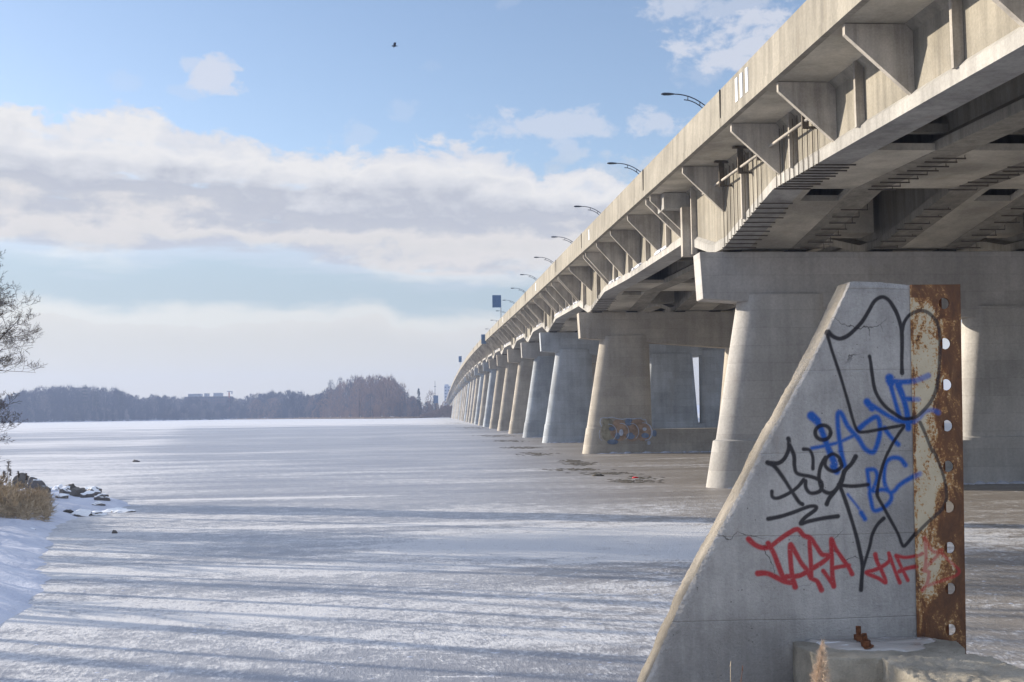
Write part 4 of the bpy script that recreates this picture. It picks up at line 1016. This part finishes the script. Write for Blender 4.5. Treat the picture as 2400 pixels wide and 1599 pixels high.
SH = [(21.6, -17, 9, .13), (20.4, -21, 11, .2), (19.3, -15.5, 8, .1), (18.1, -19, 10, .16), (17.2, -16, 8, .09), (16.0, -22, 12, .24), (15.1, -14.5, 8, .11), (14.3, -18, 9, .12), (13.4, -13.2, 8, .15), (12.6, -20, 11, .12), (11.8, -14, 8, .1), (11.0, -24, 13, .26), (10.1, -15, 9, .12), (9.2, -12, 8, .14), (8.3, -17, 10, .16), (27.3, -21, 10, .14), (23.0, -14.6, 6, .07)]
for i, (c_, x, h, r_) in enumerate(SH):
    y = c_-.445*x
    bare_tree((x, y, max(.3, bank_z(x, y))), h, r_, 50+i, 'bare tree on the left bank outside the picture, its shadow lying on the ice', .35, 2, lean=(random.uniform(-.05, .05), random.uniform(-.05, .05)), dens=.75, bottom=.4)
for i, (x, y, h) in enumerate([(-14.5, 27.8, 2.6), (-12.6, 24.2, 2.4), (-11.6, 21.6, 2.0), (-15.5, 30.5, 3.4), (-10.8, 19.0, 1.8)]):
    bare_tree((x, y, max(.3, bank_z(x, y))), h, .12, 90+i, 'dense bare bush on the left bank outside the picture, shading the snow', .6, 3, dens=1.5, bottom=.08)

# ================================================================== FAR SHORE
def crown(mb, x, y, z, h, w, n, rr, shape='round', stem=True):
    base = Vector((x, y, z))
    if stem:
        mb.loft([[base+Vector((c*.018*h, s_*.018*h, -1)) for c, s_ in ((1, 0), (-.5, .87), (-.5, -.87))], [base+Vector((c*.006*h, s_*.006*h, h*.75)) for c, s_ in ((1, 0), (-.5, .87), (-.5, -.87))]])
    for _ in range(n):
        if shape == 'round':
            u = rr.random(); hh = .04+.96*u**.9; prof = (max(0, sin(pi*min(1, max(.12, hh/1.0*.86+.12)))))**.5
            a = rr.uniform(0, 2*pi); r_ = w/2*prof*sqrt(rr.random()); L = h*rr.uniform(.04, .10)
            p = base+Vector((cos(a)*r_, sin(a)*r_, h*hh)); d = Vector((cos(a)*.5*r_/w*2+rr.uniform(-.25, .25), rr.uniform(-.3, .3), rr.uniform(.5, 1))).normalized()*L
            wd = rr.uniform(.09, .20)
            if rr.random() < .16: L *= 1.9; wd *= .55; d = Vector((d.x*.5, d.y, abs(d.z)+L)).normalized()*L
            s_ = Vector((d.z, 0, -d.x)).normalized()*wd
            mb.add([p-s_, p+s_, p+d], [(0, 1, 2)])
        elif shape == 'cone':
            hh = rr.random(); a = rr.uniform(0, 2*pi); r_ = w/2*(1-hh)**.8*rr.uniform(.3, 1)*(1 if int(hh*9) % 2 else .75); p = base+Vector((cos(a)*r_, sin(a)*r_, h*(.12+.88*hh)))
            mb.add([p+Vector((-.5, 0, 0)), p+Vector((.5, 0, .1)), p+Vector((cos(a)*.8, 0, -.35))], [(0, 1, 2)])
        else:    # pine: flat tiers near the top
            tier = rr.choice([.55, .68, .78, .88, .97]); a = rr.uniform(0, 2*pi); r_ = w/2*sqrt(rr.random())*(1.25-tier); p = base+Vector((cos(a)*r_, sin(a)*r_, h*tier+rr.uniform(-.5, .5)))
            mb.add([p+Vector((-.6, 0, 0)), p+Vector((.6, 0, .1)), p+Vector((0, 0, .5))], [(0, 1, 2)])
TOPL = [(-120, 930), (0, 936), (50, 922), (100, 913), (160, 911), (210, 911), (260, 914), (300, 926), (340, 933), (390, 928), (430, 934), (500, 941), (560, 934), (600, 926), (640, 922), (690, 920), (730, 930), (755, 924), (775, 912), (800, 900), (830, 888), (870, 886), (915, 888), (938, 902), (955, 925), (985, 944), (1010, 940), (1060, 945), (1150, 945)]
rr = random.Random(5)
def shoreY(px):
    lo, hi = 600., 1200.
    for _ in range(30):
        mid = (lo+hi)/2; X = onY(px, 975, mid).x
        if mid < interp(X, SHORE): lo = mid
        else: hi = mid
    return lo
for nm, rng_px, mat, lab, cnt in (('far_wood', (-130, 760), 'far_dark', 'dark purplish mass of bare woodland along the far left shore', 840), ('far_brown_wood', (720, 985), 'far_brown', 'brownish bare wood on the far shore left of the bridge end', 215), ('far_thicket', (960, 1160), 'far_brown', 'low brown thicket beside the far bridge end', 70)):
    b_ = MB(); b2 = MB()
    for k in range(cnt):
        px = rng_px[0]+(rng_px[1]-rng_px[0])*((k*.6180339)%1); row = rr.random(); Y = shoreY(px)+6+row*75
        tp = interp(px, TOPL)+rr.uniform(-3, 9)*(1 if row > .45 else 2.0)
        if nm == 'far_brown_wood' and rr.random() < .4: tp += 9
        X = onY(px, tp, Y).x; z0 = far_z(X, Y); h = onY(px, tp, Y).z-z0
        if k % 5 < 2: Y = shoreY(px)+rr.uniform(1, 14); X = onY(px, 975, Y).x; z0 = far_z(X, Y); h = rr.uniform(5, 10)
        if h < 3: h = 3
        crown(b_ if rr.random() < .72 else b2, X, Y, z0, h, h*rr.uniform(.32, .62), 300, rr)
    tag(b_.build(nm, M[mat]), lab, 'woodland', kind='stuff')
    if nm == 'far_wood': tag(b2.build('far_frosted_wood', M['far_pale']), 'paler frosted treetops showing behind the dark far left woodland', 'woodland', kind='stuff')
    else: tag(b2.build(nm+'_pale', M['far_pale']), 'paler trunks mixed into the '+('brown wood' if 'brown' in nm else 'thicket by the bridge end'), 'woodland', kind='stuff')
def fartree(px, top, wpx, lab, mat, shape='round', off=4, n=420, name='bare_tree', cat='tree'):
    Y = shoreY(px)+off; p = onY(px, top, Y); z0 = far_z(p.x, Y); h = p.z-z0; w = wpx*Y/F
    root = thing(name, (p.x, Y, z0), lab, cat)
    b_ = MB(); b_.tube([(p.x, Y, z0-.5), (p.x, Y, z0+h*.6), (p.x, Y, z0+h*.95)], [h*.017, h*.011, h*.003], 6); b_.build('trunk', M['bark'], root)
    b_ = MB(); crown(b_, p.x, Y, z0, h, w, n, rr, shape, False); b_.build('crown', M[mat], root)
fartree(198, 908, 28, 'tall dark pine rising above the far left wood', 'pine', 'pine', 10, 260, 'pine_tree')
fartree(226, 918, 20, 'lower flat-topped pine just right of the tall one', 'pine', 'pine', 10, 200, 'pine_tree')
fartree(284, 918, 20, 'single dark pine at the right shoulder of the far left wood', 'pine', 'pine', 10, 200, 'pine_tree')
fartree(33, 922, 20, 'small dark pine near the left end of the far wood', 'pine', 'pine', 10, 200, 'pine_tree')
fartree(455, 948, 26, 'pale round bare tree in front of the far building', 'far_pale', off=2)
fartree(776, 893, 26, 'wispy tall bare tree at the left of the brown wood', 'far_pale', off=60, n=230)
fartree(797, 888, 26, 'wispy bare tree poking above the brown wood', 'far_pale', off=60, n=230)
fartree(842, 892, 52, 'broad brown bare tree, left top of the brown wood', 'far_brown', off=4, n=700)
fartree(905, 889, 60, 'broad brown bare tree, highest crown of the brown wood', 'far_brown', off=4, n=800)
fartree(868, 925, 40, 'lower pale brown tree in front of the high crowns', 'far_pale', off=0, n=500)
fartree(760, 936, 44, 'rounded brown tree at the left foot of the brown wood', 'far_brown', off=0, n=520)
fartree(640, 935, 50, 'rounded reddish bare tree in the middle of the far shore', 'far_brown', off=0, n=520)
fartree(600, 938, 44, 'rounded bare tree left of the middle reddish one', 'far_brown', off=0, n=450)
fartree(937, 905, 26, 'sparse wide-branched bare tree at the right edge of the brown wood', 'far_pale', off=20, n=200)
fartree(981, 911, 14, 'narrow dark conifer standing alone left of the bridge end', 'pine', 'cone', 10, 260, 'conifer')
fartree(1010, 918, 30, 'round bare tree beside the thin mast near the bridge end', 'far_brown', off=30, n=300)
b_ = MB()
for k in range(2600):       # reeds fringing the far shore
    px = rr.choice((rr.uniform(700, 980), rr.uniform(700, 900), rr.uniform(540, 1050))); Y = shoreY(px)-rr.uniform(0, 6); X = onY(px, 975, Y).x
    h = rr.uniform(.4, 1.5); b_.add([(X-.35, Y, 0), (X+.35, Y, 0), (X+.1, Y, h)], [(0, 1, 2)])
tag(b_.build('far_reeds', M['shore_reed']), 'thin tan line of reeds along the far shore', 'reeds', kind='stuff')

for i, (x, y, h, w) in enumerate([(-27.5, 42.3, 13, 3.6), (-24, 33.8, 10, 1.8)]):
    root = thing('pine_tree', (x, y, bank_z(x, y)), 'dark conifer on the left bank outside the picture, casting a broad shadow', 'tree', 'conifers on the left bank'); z0 = bank_z(x, y)
    b_ = MB(); b_.tube([(x, y, z0-.2), (x, y, z0+h*.9)], [.25, .05], 7); b_.build('trunk', M['bark'], root)
    b_ = MB(); crown(b_, x, y, z0, h, w, 2200, rr, 'cone', False); b_.build('crown', M['pine'], root)
# building behind the far wood
def build_block(name, lab, x0, x1, Y, z0, z1, dz, mat, floors, cols, tops):
    root = thing(name, ((x0+x1)/2, Y, z0), lab, 'building'); b_ = MB(); b_.box(x0, x1, Y, Y+dz, z0, z1); b_.build('wall', mat, root)
    for (a, c, h) in tops:
        b_ = MB(); b_.box(x0+(x1-x0)*a, x0+(x1-x0)*c, Y+2, Y+dz-2, z1, z1+h); b_.build('roof_block', M['building_pale'], root)
    for f in range(floors):
        b_ = MB(); zf = z1-(f+1)*(z1-z0)/floors
        for c in range(cols):
            xx = x0+(c+.25)*(x1-x0)/cols; b_.box(xx, xx+(x1-x0)/cols*.5, Y-.06, Y+.05, zf+(z1-z0)/floors*.3, zf+(z1-z0)/floors*.8)
        b_.build('window_row', M['window'], root)
Yb = 1010; a = onY(432, 931, Yb); c = onY(540, 929, Yb)
build_block('apartment_building', 'long brick apartment building with roof blocks rising behind the far trees', a.x, c.x, Yb, 2, c.z, 14, M['building'], 7, 16, [(.07, .34, 2.6), (.42, .49, 2.9), (.62, .79, 3.2)])
root = thing('tower_crane', (c.x, Yb-4, 2), 'thin red tower crane at the right end of the apartment building', 'crane')
q = onY(537, 916, Yb-4); q2 = onY(542, 918, Yb-4)
b_ = MB(); b_.box(q.x-.5, q.x+.5, Yb-4.5, Yb-3.5, 2, q.z-1); b_.build('mast', M['crane_red'], root)
b_ = MB(); b_.box(q.x-2.0, q.x+3.0, Yb-4.3, Yb-3.7, q.z-1, q.z-.3); b_.box(q.x+2.0, q.x+3.0, Yb-4.3, Yb-3.7, q.z-3, q.z-1); b_.build('jib', M['building_pale'], root)
Yb = 1300; a = onY(1041, 905, Yb); c = onY(1054, 905, Yb)
build_block('tower_block', 'pale tower block showing just left of the far bridge end', a.x, c.x+4, Yb, 2, a.z, 14, M['building_pale'], 9, 3, [(.05, .5, 2.0)])
# thin mast and blue board near the bridge end
Ym = 760; t = onY(1019.5, 893, Ym); r_ = thing('radio_mast', (t.x, Ym, .5), 'thin dark mast standing near the far bridge end', 'mast')
b_ = MB(); b_.tube([(t.x, Ym, 0), (t.x, Ym, t.z)], [.32, .12], 6); b_.build('pole', M['steel_dark'], r_)
b_ = MB(); b_.box(t.x-.6, t.x+.6, Ym-.1, Ym+.1, t.z-4, t.z-3.6); b_.build('crossbar', M['steel_dark'], r_)
a = onY(1016, 945, Ym-8); c = onY(1027, 927, Ym-8); r_ = thing('billboard', ((a.x+c.x)/2, Ym-8, .5), 'blue board on posts beneath the thin mast near the bridge end', 'billboard')
b_ = MB(); b_.box(a.x, c.x, Ym-8.2, Ym-7.9, a.z, c.z); b_.build('board', M['sign_back'], r_)
for xx in (a.x+.3, c.x-.3): b_ = MB(); b_.tube([(xx, Ym-7.7, 0), (xx, Ym-7.7, a.z+.5)], .15, 5); b_.build('post', M['grey_steel'], r_)
# dark shelf of boulders and brush at the bridge end
b_ = MB()
for k in range(900):
    px = rr.uniform(985, 1060); t = (px-985)/60; Y = 700+rr.uniform(0, 60); p = onY(px, 976-rr.random()*min(1, t)*24, Y); s_ = rr.uniform(.3, 1.2)
    b_.add([p+Vector((-s_, 0, -s_*.6)), p+Vector((s_, 0, -s_*.6)), p+Vector((rr.uniform(-.5, .5)*s_, .3, s_*rr.uniform(.4, 1.4)))], [(0, 1, 2)])
tag(b_.build('embankment_brush', M['far_brown']), 'dark brush on the embankment at the far bridge end', 'brush', kind='stuff')

# ================================================================== SMALL THINGS ON THE ICE
b_ = MB()
for cx_, cy_, rx, ry, n in [(1258, 1065, 42, 3.5, 160), (1340, 1082, 22, 3, 90), (1365, 1088, 40, 3, 150), (1350, 1101, 60, 2.4, 150), (1415, 1110, 70, 3, 110), (1480, 1128, 60, 4, 150), (1225, 1050, 45, 2.5, 120), (1160, 1022, 60, 2, 130), (1190, 1034, 50, 2, 110), (1110, 1003, 50, 1.6, 110), (1510, 1120, 40, 3, 40), (1075, 992, 40, 1.3, 90)]:
    for k in range(n):
        px, py = rr.gauss(cx_, rx*.5), rr.gauss(cy_, ry*.55); p = onZ(px, max(985, py), .0); s_ = rr.uniform(.03, .11)*(p.y/60)**.6; h = rr.uniform(.004, .025)
        if rr.random() < .35: continue
        pts = [Vector((p.x+s_*rr.uniform(.6, 1.3)*2*cos(q), p.y+s_*2*rr.uniform(.6, 1.2)*sin(q), .006)) for q in [0, 1.2, 2.4, 3.6, 5]]
        b_.add(pts+[Vector((p.x, p.y, h+.006))], [(i, (i+1) % 5, 5) for i in range(5)])
tag(b_.build('frozen_weed', M['seaweed']), 'dark patches of frozen weed and litter on the ice beside the piers', 'weed', kind='stuff')
p = onZ(1489, 1121, 0); r_ = MB()
r_.loft([[(p.x+dx, p.y+dy*w, z*w) for dy, z in ((-.1, .0), (.1, .0), (.06, .06), (-.06, .06))] for dx, w in ((-.13, .2), (-.09, .9), (.02, 1), (.10, .8), (.13, .2))])
tag(r_.build('plastic_container', M['red'], smooth=True), 'small crushed red plastic container lying on the ice between the piers', 'litter')
p = onZ(1402, 1116, 0); b_ = MB(); b_.loft([[(p.x+dx, p.y+dy*w, z*w) for dy, z in ((-.12, .0), (.12, .0), (.06, .10), (-.08, .09))] for dx, w in ((-.28, .2), (-.12, .9), (.1, .8), (.25, .3))])
tag(b_.build('driftwood', M['seaweed'], smooth=True), 'short dark piece of driftwood left of the red container', 'driftwood')
p = onZ(318, 1083, 0); b_ = MB(); b_.loft([[(p.x+dx, p.y+dy*w, z*w) for dy, z in ((-.1, .0), (.1, .0), (.05, .15), (-.05, .12))] for dx, w in ((-.2, .2), (-.1, 1), (.1, .7), (.25, .3))])
tag(b_.build('ice_lump', M['rock'], smooth=True), 'tiny dark lump alone on the open ice above the rocky point', 'lump')
p = onZ(268, 1250, 0); b_ = MB(); b_.loft([[(p.x+dx, p.y+dy*w, z*w) for dy, z in ((-.06, .0), (.06, .0), (.03, .08), (-.03, .07))] for dx, w in ((-.06, .2), (-.03, 1), (.03, .8), (.07, .3))])
tag(b_.build('small_stone', M['rock'], smooth=True), 'single small dark stone on the ice right of the blue snow', 'stone')
# scattered snow crumbs on the near ice (low relief)
b_ = MB()
for k in range(420):
    t = rr.random(); px = rr.uniform(850, 2400) if t < .65 else rr.uniform(0, 1500); py = rr.uniform(1160, 1420) if t < .65 else rr.uniform(1380, 1640)
    p = onZ(px, py, 0); s_ = rr.uniform(.010, .024); h = s_*rr.uniform(.2, .5)
    if p.y < 11.5: continue
    pts = [Vector((p.x+s_*1.8*rr.uniform(.6, 1.3)*cos(q), p.y+s_*rr.uniform(.6, 1.2)*sin(q), .0)) for q in [0, 1.2, 2.4, 3.6, 5]]
    b_.add(pts+[Vector((p.x, p.y, h))], [(i, (i+1) % 5, 5) for i in range(5)])
tag(b_.build('snow_crumbs', M['snow']), 'crumbs of crusted snow scattered over the near ice', 'snow', kind='stuff')

# bird
p = onY(925, 108, 60); bird = thing('bird', p, 'small dark bird flying high in the blue sky', 'bird')
b_ = MB(); b_.loft([[p+Vector((x, r_*cos(a), r_*.9*sin(a)-.04*0)) for a in [2*pi*k/8 for k in range(8)]] for x, r_ in ((-.17, .012), (-.13, .035), (-.05, .05), (.04, .045), (.12, .02), (.2, .008))]); b_.build('body', M['bird'], bird, True)
for sg in (1, -1):
    b_ = MB(); b_.add([p+Vector((-.06, 0, .02)), p+Vector((.06, 0, .02)), p+Vector((.05+.04*sg, -.12*sg, .14)), p+Vector((-.03, -.12*sg, .15)), p+Vector((-.10*1.0+.02, -.26*sg, -.02)), p+Vector((.03, -.2*sg, .05))], [(0, 1, 2, 3), (3, 2, 5, 4)])
    o = b_.build('wing', M['bird'], bird); sm = o.modifiers.new('s', 'SOLIDIFY'); sm.thickness = .012

# ================================================================== HAZE
b_ = MB(); b_.box(-1500, 1500, -60, 1560, -4.2, 60)
hm = bpy.data.materials.new('haze'); hm.use_nodes = True; t = hm.node_tree; t.nodes.clear(); N = NT(t)
vol = N.n('ShaderNodeVolumePrincipled', {'Color': (.52, .66, 1.0, 1), 'Density': .00038, 'Anisotropy': .2})
o_ = N.n('ShaderNodeOutputMaterial'); t.links.new(vol.outputs[0], o_.inputs['Volume'])
ho = b_.build('haze', hm); tag(ho, kind='stuff')
ho['label'] = 'pale blue winter haze over the lake'; ho['category'] = 'haze'
